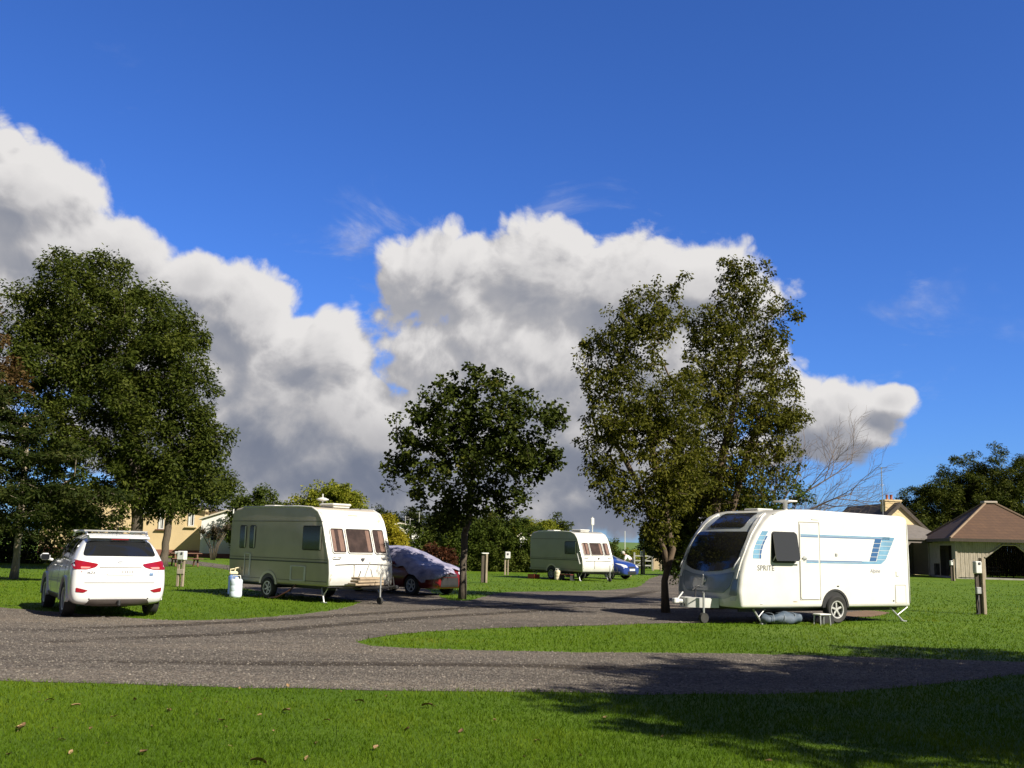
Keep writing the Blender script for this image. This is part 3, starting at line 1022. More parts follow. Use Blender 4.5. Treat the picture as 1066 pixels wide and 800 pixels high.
def tree(name, label, cat, base, trunk_pts, ells, nclump, clump_r, per, leaf, lmat, bark, r0, seed, group=None, tip=0.008, inner=0.5, flat=0.8, hang=0.0,
         aspect=0.5, climb=0.6, flare=1.5, extra_trunks=(), keep=None, gexp=0.42):
    g = np.random.default_rng(seed)
    base = Vector(base)
    root = empty(name, base, 0, label, cat, group)
    e = [(x - base.x, y - base.y, z - base.z, a, b, c) for (x, y, z, a, b, c) in ells]
    cl = clumps_in(e, nclump, g, inner)
    cl = cl[cl[:, 2] > 0.15]
    if keep is not None: cl = cl[keep(cl)]
    mb = MB()
    stems = [trunk_pts] + list(extra_trunks)
    ends = np.array([s[-1] for s in stems])
    own = np.argmin(np.stack([np.linalg.norm((cl - en)[:, :2], axis=1) for en in ends]), axis=0)
    for si, tp in enumerate(stems):
        pts = [Vector(p) for p in tp]
        # a little wander in the trunk, finely divided
        fine = []
        for a, b in zip(pts[:-1], pts[1:]):
            k = max(2, int((b - a).length / 0.4))
            for q in range(k):
                fine.append(a.lerp(b, q / k) + Vector((g.normal(0, .02), g.normal(0, .02), 0)) * (1 if len(fine) else 0))
        fine.append(pts[-1])
        sel = cl[own == si] if len(stems) > 1 else cl
        if len(sel) == 0: sel = cl[:3]
        rr0 = r0 if si == 0 else r0 * 0.8
        tr = skeleton(mb, [tuple(p) for p in fine], sel, rr0, tip, g, climb=climb, gexp=gexp)
        m = len(fine)
        rads = [max(tr[i], rr0 * (1 - 0.55 * i / m) if i < m * .5 else tr[i]) for i in range(m)]
        rads[0] *= flare
        if m > 3: rads[1] *= 1 + (flare - 1) * .4
        fine[0] = fine[0] - Vector((0, 0, 0.05))
        mb.tube(fine, rads, 12)
    mb.build('trunk', bark, root, True)
    leaf_cloud('crown', lmat, cl, clump_r * (0.65 + 0.7 * g.random(len(cl))), per, leaf, root, flat, hang, aspect, seed + 100)
    return root

def E(px, py, rx, ry, Y, dy=0.0, deep=0.85):
    """ellipsoid of foliage: centre and half-sizes in photo pixels at the tree's distance Y"""
    c = P(px, py, Y + dy)
    k = (Y + dy) / FPX
    return (c.x, c.y, c.z, rx * k, (rx + ry) * .5 * k * deep, ry * k)

# big ash behind the white car
Y0 = 46.0
b = P(141, 575, Y0); b.z = 0
ells = [E(100, 340, 92, 82, Y0), E(75, 320, 62, 62, Y0), E(140, 360, 72, 72, Y0), E(165, 395, 58, 50, Y0), E(178, 455, 58, 46, Y0), E(120, 440, 92, 78, Y0), E(60, 420, 62, 82, Y0, -1), E(45, 350, 46, 60, Y0), E(185, 500, 52, 28, Y0), E(120, 490, 88, 34, Y0),
        E(100, 285, 36, 26, Y0), E(205, 470, 32, 30, Y0), E(70, 525, 60, 24, Y0), E(215, 505, 24, 20, Y0), E(218, 462, 22, 26, Y0), E(212, 432, 20, 24, Y0), E(205, 400, 20, 26, Y0), E(150, 520, 66, 16, Y0), E(95, 538, 50, 16, Y0), E(168, 530, 30, 12, Y0), E(190, 365, 26, 36, Y0), E(30, 300, 22, 20, Y0)]
tree('ash_tree', 'tallest dark green broad-crowned tree, standing behind the white car', 'tree', b, [(0, 0, 0), (-.05, 0, 2.5), (-.4, 0, 5), (-.8, .1, 8), (-1.2, 0, 10.5)], ells, 860, 0.62, 165, 0.185, LEAF_ASH, BARK, 0.26, 11, inner=0.42, hang=.15, aspect=.42)
b = P(171, 575, 56); b.z = 0
tree('small_tree', 'smaller dark tree before the yellow house, at the right skirt of the tallest tree', 'tree', b, [(0, 0, 0), (.1, 0, 2.5), (.9, 0, 4.6)], [E(205, 505, 44, 24, 56), E(178, 500, 40, 28, 56), E(225, 510, 24, 18, 56), E(150, 490, 30, 30, 56)], 190, 0.5, 95, 0.17, LEAF_ASH, BARK, 0.2, 12, inner=.45)
# conifer with low spreading sprays and a pale trunk
Y0 = 33.8
b = G(14, 603)
ells = [E(-10, 545, 100, 14, Y0), E(20, 520, 95, 18, Y0), E(70, 512, 60, 20, Y0, .5), E(-40, 490, 90, 30, Y0), E(40, 480, 62, 22, Y0), E(10, 445, 45, 26, Y0), E(-20, 420, 50, 40, Y0), E(80, 535, 40, 12, Y0, .6)]
tree('conifer_tree', 'dark conifer with low layered sprays over a pale bare trunk, beside the white car', 'tree', b, [(0, 0, 0), (.05, 0, 2), (0, 0, 4), (-.2, 0, 6.0)], ells, 330, 0.42, 120, 0.17, LEAF_DARK, BARK_PALE, 0.115, 13, flat=0.42, inner=.5, aspect=.3, climb=0.15)
# copper-leaved tree at the edge
Y0 = 40.0
b = P(-95, 600, Y0); b.z = 0
tree('copper_tree', 'russet copper-leaved tree reaching in beside the tallest green tree', 'tree', b, [(0, 0, 0), (0, 0, 3), (.3, 0, 6), (.2, 0, 9)], [E(-60, 370, 60, 80, Y0), E(-24, 390, 40, 60, Y0, -.4), E(-12, 325, 20, 24, Y0), E(8, 405, 26, 22, Y0, -.8), E(-90, 420, 70, 80, Y0)], 260, 0.55, 100, 0.19, LEAF_COPPER, BARK, 0.22, 14)

# sycamore by the covered car
Y0 = 28.6
b = G(481, 624)
ells = [E(490, 430, 62, 45, Y0), E(460, 445, 52, 42, Y0), E(540, 450, 48, 46, Y0), E(500, 480, 78, 46, Y0), E(435, 490, 38, 28, Y0), E(555, 485, 34, 26, Y0), E(485, 520, 62, 28, Y0), E(500, 400, 30, 22, Y0), E(578, 430, 10, 22, Y0), E(460, 540, 34, 14, Y0), E(530, 520, 30, 20, Y0)]
tree('sycamore_tree', 'round-crowned sycamore with a dark straight trunk beside the covered car', 'tree', b, [(0, 0, 0), (.02, 0, 1.0), (.06, 0, 1.9), (.15, 0, 2.8), (.22, 0, 4.0), (.25, 0, 5.1)], ells, 470, 0.27, 48, 0.115, LEAF_SYC, BARK, 0.098, 21, inner=.42, aspect=.8, hang=.1, tip=.005, flare=1.35, flat=.8)

# birches behind the modern caravan
Y0 = 24.0
b = G(693, 638)
ells = [E(683, 325, 34, 38, Y0), E(660, 350, 46, 42, Y0), E(630, 385, 34, 38, Y0), E(665, 420, 58, 44, Y0), E(640, 450, 44, 40, Y0), E(690, 470, 40, 46, Y0), E(630, 490, 26, 20, Y0), E(685, 540, 26, 34, Y0), E(697, 505, 30, 30, Y0), E(612, 365, 14, 22, Y0), E(705, 300, 14, 20, Y0)]
tree('birch_tree', 'olive-leaved birch whose tan trunk leans at the nose of the modern caravan', 'tree', b, [(0, 0, 0), (-.02, 0, .8), (.15, 0, 1.6), (-.05, 0, 3), (-.45, 0, 4.4), (-.3, 0, 6.2)], ells + [E(706, 420, 30, 50, Y0, .6), E(712, 485, 32, 40, Y0, .6), E(668, 520, 34, 26, Y0), E(645, 508, 24, 18, Y0)], 860, 0.22, 42, 0.088, LEAF_BIRCH, BARK_BIRCH, 0.085, 31, inner=.45, hang=.45, aspect=.55, tip=.005,
     extra_trunks=[[(.05, 0, 1.2), (-.15, .1, 2.0), (-.7, .1, 3.2), (-1.3, 0, 4.4)]])
Y0 = 28.0
b = P(741, 612, Y0); b.z = 0
ells = [E(772, 300, 34, 34, Y0), E(765, 340, 52, 40, Y0), E(795, 365, 36, 32, Y0), E(745, 390, 44, 44, Y0), E(785, 420, 52, 44, Y0), E(750, 455, 56, 44, Y0), E(800, 450, 36, 34, Y0), E(765, 495, 60, 34, Y0), E(815, 320, 16, 14, Y0), E(730, 520, 34, 26, Y0), E(815, 395, 22, 14, Y0), E(735, 340, 22, 26, Y0), E(790, 280, 12, 14, Y0), E(815, 430, 22, 14, Y0), E(760, 280, 14, 16, Y0)]
tree('birch_tree', 'taller olive-leaved birch, its trunk hidden behind the front roof of the modern caravan', 'tree', b, [(0, 0, 0), (.05, 0, 2), (.3, 0, 4), (.8, 0, 6.2), (.95, 0, 7.6)], ells + [E(822, 478, 22, 18, Y0), E(830, 440, 14, 12, Y0), E(828, 330, 10, 8, Y0)], 1040, 0.235, 38, 0.095, LEAF_BIRCH, BARK_BIRCH, 0.12, 32, inner=.45, hang=.5, aspect=.55, tip=.005,
     extra_trunks=[[(.25, .2, 0), (.5, .2, 2.4), (1.0, .2, 4.0), (1.5, .2, 5.4)]])
Y0 = 30.0
b = P(722, 612, Y0); b.z = 0
tree('young_tree', 'low leafy dark growth round the trunks behind the modern caravan nose', 'tree', b, [(0, 0, 0), (0, 0, 1.2), (.1, 0, 2.6)], [E(715, 540, 30, 40, Y0), E(735, 515, 34, 30, Y0), E(705, 575, 22, 30, Y0), E(690, 560, 16, 26, Y0), E(780, 525, 40, 20, Y0), E(830, 515, 26, 10, Y0)], 260, 0.30, 90, 0.11, LEAF_HEDGE, BARK_BIRCH, 0.09, 33)

# bare leaning tree: limbs and twigs only
def bare_tree(base, label, seed):
    g = np.random.default_rng(seed)
    root = empty('bare_tree', base, 0, label, 'tree')
    tb = MB(); tw = MB()
    def grow(p, d, L, r, lev, mb):
        pts = [p]; rs = [r]
        k = 5
        dd = d.copy()
        for i in range(k):
            dd = (dd + Vector(g.normal(0, .10, 3)) + Vector((.02, 0, .035 if lev else 0.0))).normalized()
            pts.append(pts[-1] + dd * (L / k)); rs.append(r * (1 - .8 * (i + 1) / k) + .0015)
        mb.tube(pts, rs, 6 if r > .02 else 3, False)
        if lev >= 4: return
        nb = [7, 7, 6, 4][lev]
        for j in range(nb):
            t = .25 + .75 * (j + g.random()) / nb
            q = pts[min(k, int(t * k))].lerp(pts[min(k, int(t * k) + 1)], t * k % 1)
            a = Vector(g.normal(0, 1, 3)); a.y *= .7
            a = (a - dd * a.dot(dd)).normalized()
            nd = (dd * .85 + a * .62 + Vector((.08, 0, .10))).normalized()
            grow(q, nd, L * (.58 - .2 * t + .1 * g.random()), max(.0028, r * .42 * (1.1 - .4 * t)), lev + 1, tw if lev >= 1 else mb)
    grow(Vector((0, 0, 0)), Vector((.42, 0, .9)), 3.4, .10, 0, tb)
    grow(Vector((.95, 0, 2.0)), Vector((.86, 0, .50)), 3.3, .055, 1, tb)
    grow(Vector((.75, 0, 1.65)), Vector((.95, .1, .32)), 3.0, .045, 1, tb)
    grow(Vector((1.2, 0, 2.7)), Vector((.70, 0, .66)), 3.2, .045, 1, tb)
    tb.build('trunk', TWIG, root, True)
    tw.build('crown', TWIG, root, True)
    root.scale = (.94, .94, .98)
    return root
b = P(764, 606, 31.0); b.z = 0
bare_tree(b, 'bare leafless tree leaning over the roof of the modern caravan', 5)

# the tree out of frame whose shade falls over the right of the road
g_ = np.random.default_rng(3)
BX, BY = 12.5, 6.0
tree('shade_tree', 'leafy tree beside the road, throwing the long shade across the gravel', 'tree', (BX, BY, 0), [(0, 0, 0), (0, 0, 2), (.1, 0, 4), (0, 0, 6.5)],
     [(BX, BY, 5.0, 3.6, 3.6, 3.2), (BX - .5, BY + 1.6, 4.2, 3.0, 2.6, 2.4), (BX + .3, BY - 2.2, 4.2, 2.6, 2.6, 2.6), (BX, BY, 7.6, 2.4, 2.6, 2.2), (BX, BY + 2.6, 6.2, 1.6, 1.5, 1.6), (BX, BY - 1.5, 7.8, 1.8, 1.8, 1.5), (BX - .8, BY - 2.6, 5.6, 2.0, 2.2, 2.0), (BX - 1.2, BY - 2.4, 7.6, 2.2, 2.2, 1.8), (BX - .6, BY - 1.0, 8.6, 1.8, 1.8, 1.4), (BX, BY + 3.5, 4.6, 2.8, 2.8, 2.6), (BX + 1.2, BY + 5.2, 4.4, 2.7, 2.7, 2.5), (BX - 1.0, BY + .4, 5.2, 2.6, 2.6, 2.6)], 1250, 0.52, 90, 0.2, LEAF_ASH, BARK, 0.24, 41, inner=.5, tip=.007)

# ------------------------------------------------------------------ hedges and bushes
def bush(name, label, cat, base, ells, n, cr, per, leaf, lmat, seed, group=None, flat=.9, inner=.35, aspect=.5, stems=5):
    g = np.random.default_rng(seed)
    base = Vector(base)
    root = empty(name, base, 0, label, cat, group)
    cl = clumps_in([(x - base.x, y - base.y, z - base.z, a, b_, c) for (x, y, z, a, b_, c) in ells], n, g, inner)
    cl[:, 2] = np.where(cl[:, 2] < .1, .1 + .4 * g.random(len(cl)), cl[:, 2])
    mb = MB()
    for i in range(0, len(cl), max(1, len(cl) // (stems * 8))):
        c = Vector(cl[i])
        q = Vector((c.x * .8 + g.normal(0, .1), c.y * .8, -.02))
        mb.tube([q, q.lerp(c, .5) + Vector((g.normal(0, .1), 0, 0)), c], [.035, .022, .008], 5, False)
    mb.build('stem', BARK, root, True)
    leaf_cloud('foliage', lmat, cl, cr * (.7 + .6 * g.random(len(cl))), per, leaf, root, flat, 0.0, aspect, seed + 50)
    return root

def gb(px, Y):
    p = P(px, 570, Y)
    return Vector((p.x, p.y, 0))

Y0 = 62.0
hx = [(432, 556, 24, 26), (458, 558, 26, 28), (484, 556, 28, 32), (512, 556, 26, 34), (538, 560, 24, 34), (558, 566, 20, 28)]
bush('hedge', 'long tall green hedge behind the lawn with the service posts', 'hedge', gb(495, Y0), [E(a, c + 12, rx, ry, Y0, 0, .6) for (a, c, rx, ry) in hx] + [E(a, 585, 26, 14, Y0, 0, .7) for a in range(425, 565, 22)], 900, 0.36, 100, 0.14, LEAF_HEDGE, 51, inner=.3)
bush('golden_bush', 'bright yellow bush beside the nose of the cream caravan', 'bush', gb(404, 46), [E(402, 556, 17, 20, 46), E(410, 575, 16, 20, 46), E(396, 580, 16, 20, 46)], 200, 0.28, 110, 0.10, LEAF_GOLD, 52)
bush('russet_bush', 'dark russet-leaved bush between the covered car and the tall hedge', 'bush', gb(455, 40), [E(450, 579, 17, 11, 40), E(465, 582, 12, 10, 40), E(438, 584, 12, 8, 40)], 90, 0.25, 70, 0.1, LEAF_RED, 53)
tree('golden_tree', 'yellow-green rounded tree rising behind the roof of the cream caravan', 'tree', gb(342, 75), [(0, 0, 0), (0, 0, 2), (.2, 0, 4)], [E(345, 525, 36, 22, 75), E(322, 530, 24, 16, 75), E(365, 530, 20, 18, 75), E(342, 560, 44, 26, 75), E(352, 512, 16, 10, 75)], 330, 0.5, 120, 0.19, LEAF_YELLOW, BARK, 0.2, 54)
tree('round_tree', 'dark green round tree over the rear roof of the cream caravan', 'tree', gb(268, 82), [(0, 0, 0), (0, 0, 2), (0, 0, 4.5)], [E(268, 528, 24, 22, 82), E(252, 538, 18, 20, 82), E(284, 540, 16, 20, 82), E(268, 560, 30, 24, 82)], 300, 0.55, 120, 0.2, LEAF_HEDGE, BARK, 0.2, 55)
tree('yellowing_tree', 'yellowing tree showing above the roof of the small white caravan', 'tree', gb(562, 78), [(0, 0, 0), (0, 0, 2), (0, 0, 3)], [E(556, 553, 22, 14, 78), E(540, 560, 14, 14, 78), E(572, 556, 12, 12, 78), E(560, 580, 30, 18, 78)], 240, 0.42, 110, 0.16, LEAF_YELLOW, BARK, 0.15, 56)
tree('dark_shrub_tree', 'brownish twiggy tree just behind the roof hatches of the small white caravan', 'tree', gb(583, 84), [(0, 0, 0), (0, 0, 2), (0, 0, 3)], [E(583, 548, 15, 12, 84), E(590, 565, 16, 16, 84), E(575, 570, 16, 16, 84)], 80, 0.5, 70, 0.2, LEAF_ASH, BARK, 0.15, 57)
# distant trees above the hedge
FARS = [(395, 548, 26, 20, 130), (425, 545, 22, 16, 135), (455, 548, 22, 16, 125), (520, 550, 26, 18, 140), (478, 546, 22, 16, 130)]
FLAB = ['distant dark tree between the yellow bush and the white mobile home roof', 'distant dark tree behind the white mobile home roof', 'distant dark tree over the covered car roof', 'distant dark tree over the far end of the tall hedge', 'distant dark tree behind the sycamore crown foot']
for i, (px, py, rx, ry, Y) in enumerate(FARS):
    tree('distant_tree', FLAB[i], 'tree', gb(px, Y), [(0, 0, 0), (0, 0, 2), (0, 0, 3)], [E(px, py, rx, ry, Y), E(px - rx * .5, py + ry * .7, rx * .7, ry, Y), E(px + rx * .5, py + ry * .7, rx * .7, ry, Y), E(px, py + 18, rx, ry, Y)], 200, 0.8, 100, 0.3, LEAF_DARK, BARK, 0.2, 60 + i, group='distant trees behind the hedge')
# dark growth between far caravan and birches
tree('cypress_tree', 'dark cypress between the green hill and the birch trunks', 'tree', gb(681, 82), [(0, 0, 0), (0, 0, 1.5), (0, 0, 3.6)], [E(680, 570, 14, 20, 82), E(670, 580, 12, 10, 82), E(690, 580, 14, 14, 82), E(676, 556, 8, 12, 82)], 190, 0.45, 110, 0.18, LEAF_DARK, BARK, 0.12, 71)
tree('evergreen_tree', 'dark evergreen behind the birch trunks, next to the cypress', 'tree', gb(712, 62), [(0, 0, 0), (0, 0, 1.5), (0, 0, 3.2)], [E(708, 560, 18, 30, 62), E(720, 572, 18, 26, 62), E(700, 578, 10, 14, 62), E(745, 570, 20, 28, 62)], 220, 0.4, 100, 0.15, LEAF_DARK, BARK, 0.12, 72)
bush('round_bush', 'green bush just right of the small white caravan nose', 'bush', gb(638, 70), [E(636, 578, 10, 17, 70), E(645, 582, 8, 12, 70)], 70, 0.3, 70, 0.13, LEAF_HEDGE, 73)
bush('pale_bush', 'pale yellow-green bush behind the white-shirted person', 'bush', gb(656, 80), [E(658, 581, 14, 9, 80), E(648, 584, 9, 7, 80)], 60, 0.3, 65, 0.14, LEAF_YELLOW, 74)
# dense dark thicket at the back of the left lawn
Y0 = 56.0
bush('thicket', 'dense dark thicket closing the lawn behind the pale bare trunk', 'hedge', gb(30, Y0), [E(x, 566, 34, 36, Y0, (x % 3) * .6, .8) for x in range(-160, 116, 26)] + [E(x, 532, 36, 26, Y0, 1, .8) for x in range(-160, 90, 36)], 560, 0.6, 75, 0.2, LEAF_DARK, 75, inner=.35)
# palms / cordyline before the white mobile home
def yucca(base, label):
    root = empty('cordyline_plant', base, 0, label, 'plant')
    g = np.random.default_rng(9)
    V = []; F = []; rv = []
    for k in range(9):
        a = g.normal(0, .5); lean = g.normal(0, .32)
        top = Vector((lean * 1.8, g.normal(0, .3), 1.1 + g.random() * 1.2))
        st = MB(); st.tube([(lean * .3, 0, 0), (lean * .7, 0, top.z * .5), top], [.045, .04, .03], 6); st.build('stem', BARK, root, True)
        for j in range(46):
            d = Vector(g.normal(0, 1, 3)); d.z = abs(d.z) * .9 + .15; d.normalize()
            L = .55 + .45 * g.random()
            s = d.cross(Vector((0, 0, 1))); s.normalize(); s *= .03
            m = top + d * L * .55 + Vector((0, 0, .04)); e = top + d * L + Vector((0, 0, -.12))
            n = len(V)
            V += [top - s, top + s, m + s, m - s, e]; F += [(n, n + 1, n + 2, n + 3), (n + 3, n + 2, n + 4, n + 4)]
            rv += [g.random()] * 5
    mb = MB(); mb.add(V, [f if f[2] != f[3] else f[:3] for f in F])
    o = mb.build('foliage', smat('cordyline_leaf', (0.075, 0.068, 0.035), .6, dirt_or_dapple=(.12, .06, .05), dscale=9, damt=.9), root)
    return root
yucca(gb(222, 76), 'spiky cordyline plant before the white mobile home wall')

# conifer belt behind the shelter
Y0 = 98.0
belt = [(930, 545, 30, 26, 'low end of the conifer belt behind the chimney house'), (962, 525, 34, 36, 'conifer behind the house gable, next to the low end'), (1000, 508, 40, 46, 'tall conifer rising between the house and the shelter roof'), (1042, 500, 44, 52, 'tallest conifer, behind the shelter roof'), (1095, 505, 48, 56, 'conifer cut by the picture edge behind the shelter'), (1150, 520, 50, 50, 'conifer at the far end of the belt beyond the shelter')]
for i, (px, py, rx, ry, lab) in enumerate(belt):
    tree('conifer_tree', lab, 'tree', gb(px, Y0 + (i % 2) * 3), [(0, 0, 0), (0, 0, 3), (0, 0, 6)], [E(px, py + 14, rx, ry, Y0, 0), E(px - rx * .5, py + 28, rx * .8, ry * .8, Y0, -1), E(px + rx * .5, py + 28, rx * .8, ry * .8, Y0, -.6), E(px, 575, rx * 1.1, 40, Y0, -.4)], 430, 0.75, 170, 0.26, LEAF_FIR, BARK, 0.3, 80 + i, group='conifer belt behind the shelter', inner=.33, flat=.6, aspect=.3)

# ------------------------------------------------------------------ caravans
def inset(poly, d):
    """closed outline moved inwards by d (outline runs counter-clockwise)"""
    n = len(poly); out = []
    for i in range(n):
        a, b, c = Vector(poly[i - 1]), Vector(poly[i]), Vector(poly[(i + 1) % n])
        e1 = (b - a).normalized(); e2 = (c - b).normalized()
        n1 = Vector((-e1.y, e1.x)); n2 = Vector((-e2.y, e2.x))
        m = (n1 + n2)
        m = m / max(0.35, m.dot(n1)) if m.length > 1e-6 else n1
        out.append(b + m * d)
    return out

def shell(prof, w, r, bulge=0.0, bx=4.0, mats=None, ny=12, front=None):
    """body: side outline swept across, its side edges rounded, the nose bulging in plan"""
    prof = rpoly(prof, 0.05, 2)
    fine = dense(prof, 0.12)
    if sum(a[0] * b[1] - b[0] * a[1] for a, b in zip(fine, fine[1:] + fine[:1])) < 0: fine = fine[::-1]
    rings = []
    K = 4
    ys = []
    for k in range(K + 1):
        t = math.pi / 2 * k / K
        ys.append((-(w - r) - r * math.cos(t), r * (1 - math.sin(t))))
    for k in range(1, ny): ys.append((-(w - r) + 2 * (w - r) * k / ny, 0))
    ys += [(-y, d) for (y, d) in ys[:K + 1]][::-1]
    n = len(fine)
    vs = []; fs = []
    for (y, d) in ys:
        q = inset(fine, d) if d > 1e-6 else [Vector(p) for p in fine]
        for p in q:
            x = p.x
            if bulge and x > bx: x += bulge * (1 - (y / w) ** 2) * min(1, (x - bx) / .8)
            vs.append((x, y, p.y))
    m = len(ys)
    for j in range(m - 1):
        for i in range(n):
            fs.append((j * n + i, j * n + (i + 1) % n, (j + 1) * n + (i + 1) % n, (j + 1) * n + i))
    fs.append(tuple(range(n))); fs.append(tuple((m - 1) * n + i for i in range(n))[::-1])
    mb = MB(); mb.add(vs, fs)
    return mb

def wheel(parent, loc, rad, wid, side, spokes=5, rimmat=None):
    """tyre and rim; side +1 faces local +y"""
    w = empty('wheel', loc, parent=parent)
    h = wid / 2
    mb = MB()
    mb.lathe([(rad * .62, -h * .8), (rad * .9, -h), (rad * .98, -h * .75), (rad, -h * .3), (rad, h * .3), (rad * .98, h * .75), (rad * .9, h), (rad * .62, h * .8), (rad * .62, -h * .8)], n=32, axis='Y', cap=False)
    mb.build('tyre', RUBBER, w, True, 50)
    rb = MB()
    f = side
    rb.lathe([(rad * .64, -h * .7), (rad * .64, h * .85), (rad * .56, h * .8), (rad * .56, -h * .1), (rad * .64, -h * .7)] if f > 0 else [(rad * .56, h * .1), (rad * .56, -h * .8), (rad * .64, -h * .85), (rad * .64, h * .7), (rad * .56, h * .1)], n=28, axis='Y', cap=False)
    rb.lathe([(0, f * h * .62), (rad * .14, f * h * .62), (rad * .17, f * h * .3), (rad * .17, f * h * .2)], n=14, axis='Y')
    for k in range(spokes):
        a = 2 * math.pi * k / spokes + .3
        c = Vector((math.cos(a), 0, math.sin(a)))
        rb.box(c * rad * .36 + Vector((0, f * h * .45, 0)), (rad * .46, h * .25, rad * .15), Matrix.Rotation(-a, 3, 'Y'), .006)
    rb.build('rim', rimmat or ALLOY, w, True, 40)
    db = MB(); db.lathe([(0, f * h * .02), (rad * .57, f * h * .02), (rad * .57, f * h * -.05)], n=20, axis='Y')
    db.build('brake_disc', BLACKPL, w)
    return w

def steady(parent, top, foot):
    mb = MB()
    t, f = Vector(top), Vector(foot)
    mb.tube([t, f], 0.022, 6)
    mb.box(f + Vector((0, 0, .012)), (.14, .10, .025), None, .005)
    m = t.lerp(f, .55)
    mb.tube([m, Vector((m.x + (t.x - f.x) * -.9, m.y, t.z))], 0.014, 6)
    return mb.build('corner_steady', GALV, parent)

# ---- modern white caravan -------------------------------------------------
MW = 1.12
a_ = R(28)
# the near front corner stands at (5.14, 22.2); the length runs away to the rear
cf = Vector((-math.cos(a_), -math.sin(a_), 0)); cl_ = Vector((-cf.y, cf.x, 0))
org = Vector((5.14, 22.2, 0)) - cf * 5.3 - cl_ * MW
mod = empty('caravan', org, math.atan2(cf.y, cf.x), 'modern white caravan with a big dark front window and blue stripes along its side', 'caravan')
prof = [(0, .36), (5.31, .36), (5.35, .70), (5.30, 1.03), (5.20, 1.35), (5.07, 1.63), (4.86, 1.96), (4.62, 2.24), (4.42, 2.40), (4.18, 2.50), (3.85, 2.56), (3.2, 2.58), (.18, 2.53), (.05, 2.49), (.01, 2.42)]
mbody = shell(prof, MW, .07, .10, 4.1)
body = mbody.build('body', WHITE, mod, True, 40)
bv = bvh_of(body.data)
panel('front_panel', smat('silver_grey_front', (0.40, 0.43, 0.44), .3, dirt_or_dapple=(.30, .32, .33), damt=.4, coat=.5), bv, rpoly([(-.93, .62), (-.6, .52), (.6, .52), (.93, .62), (.93, 1.6), (.86, 2.3), (.7, 2.49), (-.7, 2.49), (-.86, 2.3), (-.93, 1.6)], .1), 'front', .004, mod, 12)
panel('locker_lid', GREYGLOSS, bv, rpoly([(-.90, 1.14), (-.45, 1.06), (0, 1.03), (.45, 1.06), (.90, 1.14), (.82, .80), (.62, .66), (-.62, .66), (-.82, .80)], .06), 'front', .016, mod, 8)
panel('nose_skirt', GREYGLOSS, bv, rpoly([(.93, 1.14), (1.04, 1.18), (1.02, .62), (.80, .62)], .04), 'front', .010, mod, 4)
panel('nose_skirt', GREYGLOSS, bv, rpoly([(-.93, 1.14), (-1.04, 1.18), (-1.02, .62), (-.80, .62)], .04), 'front', .010, mod, 4)
panel('front_window', SMOKE, bv, rpoly([(-.90, 2.02), (.90, 2.02), (.88, 1.26), (.5, 1.15), (0, 1.11), (-.5, 1.15), (-.88, 1.26)], .10), 'front', .022, mod, 10)
panel('roof_window', SMOKE, bv, rpoly([(-.60, 2.13), (.60, 2.13), (.56, 2.46), (-.56, 2.46)], .05), 'front', .022, mod, 8)
for s in (-1, 1):
    panel('front_frame', WHITE, bv, rpoly([(s * .94, .98), (s * 1.0, .98), (s * 1.03, 1.6), (s * .96, 2.25), (s * .84, 2.45), (s * .78, 2.45), (s * .89, 2.2), (s * .945, 1.6)], .02), 'front', .032, mod, 6, step=.06)
    panel('side_light', LAMP_CLR, bv, rpoly([(s * .82, .50), (s * .98, .52), (s * 1.0, .60), (s * .82, .57)], .02), 'front', .012, mod, 3)
    hb = MB(); hb.tube([(5.42 - .02, s * .93, 1.18), (5.50 - .16, s * .95, 1.30), (5.36 - .16, s * .95, 1.46), (5.16, s * .94, 1.52)], .018, 6)
    hb.build('grab_handle', GALV, mod, True)
eb = MB(); eb.lathe([(0, .03), (.05, .03), (.065, .0)], (0, 0, 0), 16, 'X')
eb.build('emblem', SILVER, mod, True, loc=(5.425, 0, .93))
eb = MB(); eb.prism(rpoly([(-.035, .84), (.0, .80), (.04, .98), (.0, 1.06)], .01), 'X', 5.46, 5.475)
eb.build('emblem', SILVER, mod)
# side facing the road: door, window, stripes, hatch, lettering
yb = MW
def side_strip(name, mat, poly, d=.004, r=.01):
    mb = MB(); mb.prism(rpoly(poly, r, 2), 'Y', yb + .0015, yb + d)
    return mb.build(name, mat, mod)
door = MB()
door.prism(rr(2.99, 3.58, .55, 2.27, .06), 'Y', yb - .01, yb + .012)
dr = door.build('door', WHITE, mod)
for (x0, x1, z0, z1) in ((2.965, 2.982, .53, 2.29), (3.588, 3.605, .53, 2.29), (2.985, 3.585, 2.278, 2.292), (2.985, 3.585, .53, .542)):
    box('gap', SEAM, ((x0 + x1) / 2, yb + .002, (z0 + z1) / 2), (x1 - x0, .008, z1 - z0), dr)
hd = MB(); hd.box((3.47, yb + .035, 1.46), (.13, .035, .05), None, .012); hd.lathe([(0, .03), (.05, .03), (.055, .012)], (3.47, yb, 1.46), 14, 'Y')
hd.build('handle', GALV, dr)
# window hinged open a little at the bottom
wf = MB(); wf.prism(rr(3.70, 4.43, 1.35, 2.05, .07), 'Y', yb - .01, yb + .014)
wfo = wf.build('side_window', BLACKPL, mod)
pn = MB(); pn.prism(rr(-.355, .355, -.64, 0.0, .07), 'Y', -.012, .012)
po = pn.build('pane', GREYGLASS, wfo); po.location = (4.06, yb + .035, 2.03); po.rotation_euler = (R(9), 0, 0)
for xx in (3.72, 4.40):
    st_ = MB(); st_.tube([(xx, yb + .01, 1.40), (xx, yb + .11, 1.52)], .012, 6); st_.build('window_stay', GALV, wfo)
bx_ = MB(); bx_.box((3.72, yb + .13, 1.42), (.22, .02, .03), None, .004); bx_.build('latch', PLASTIC, wfo)
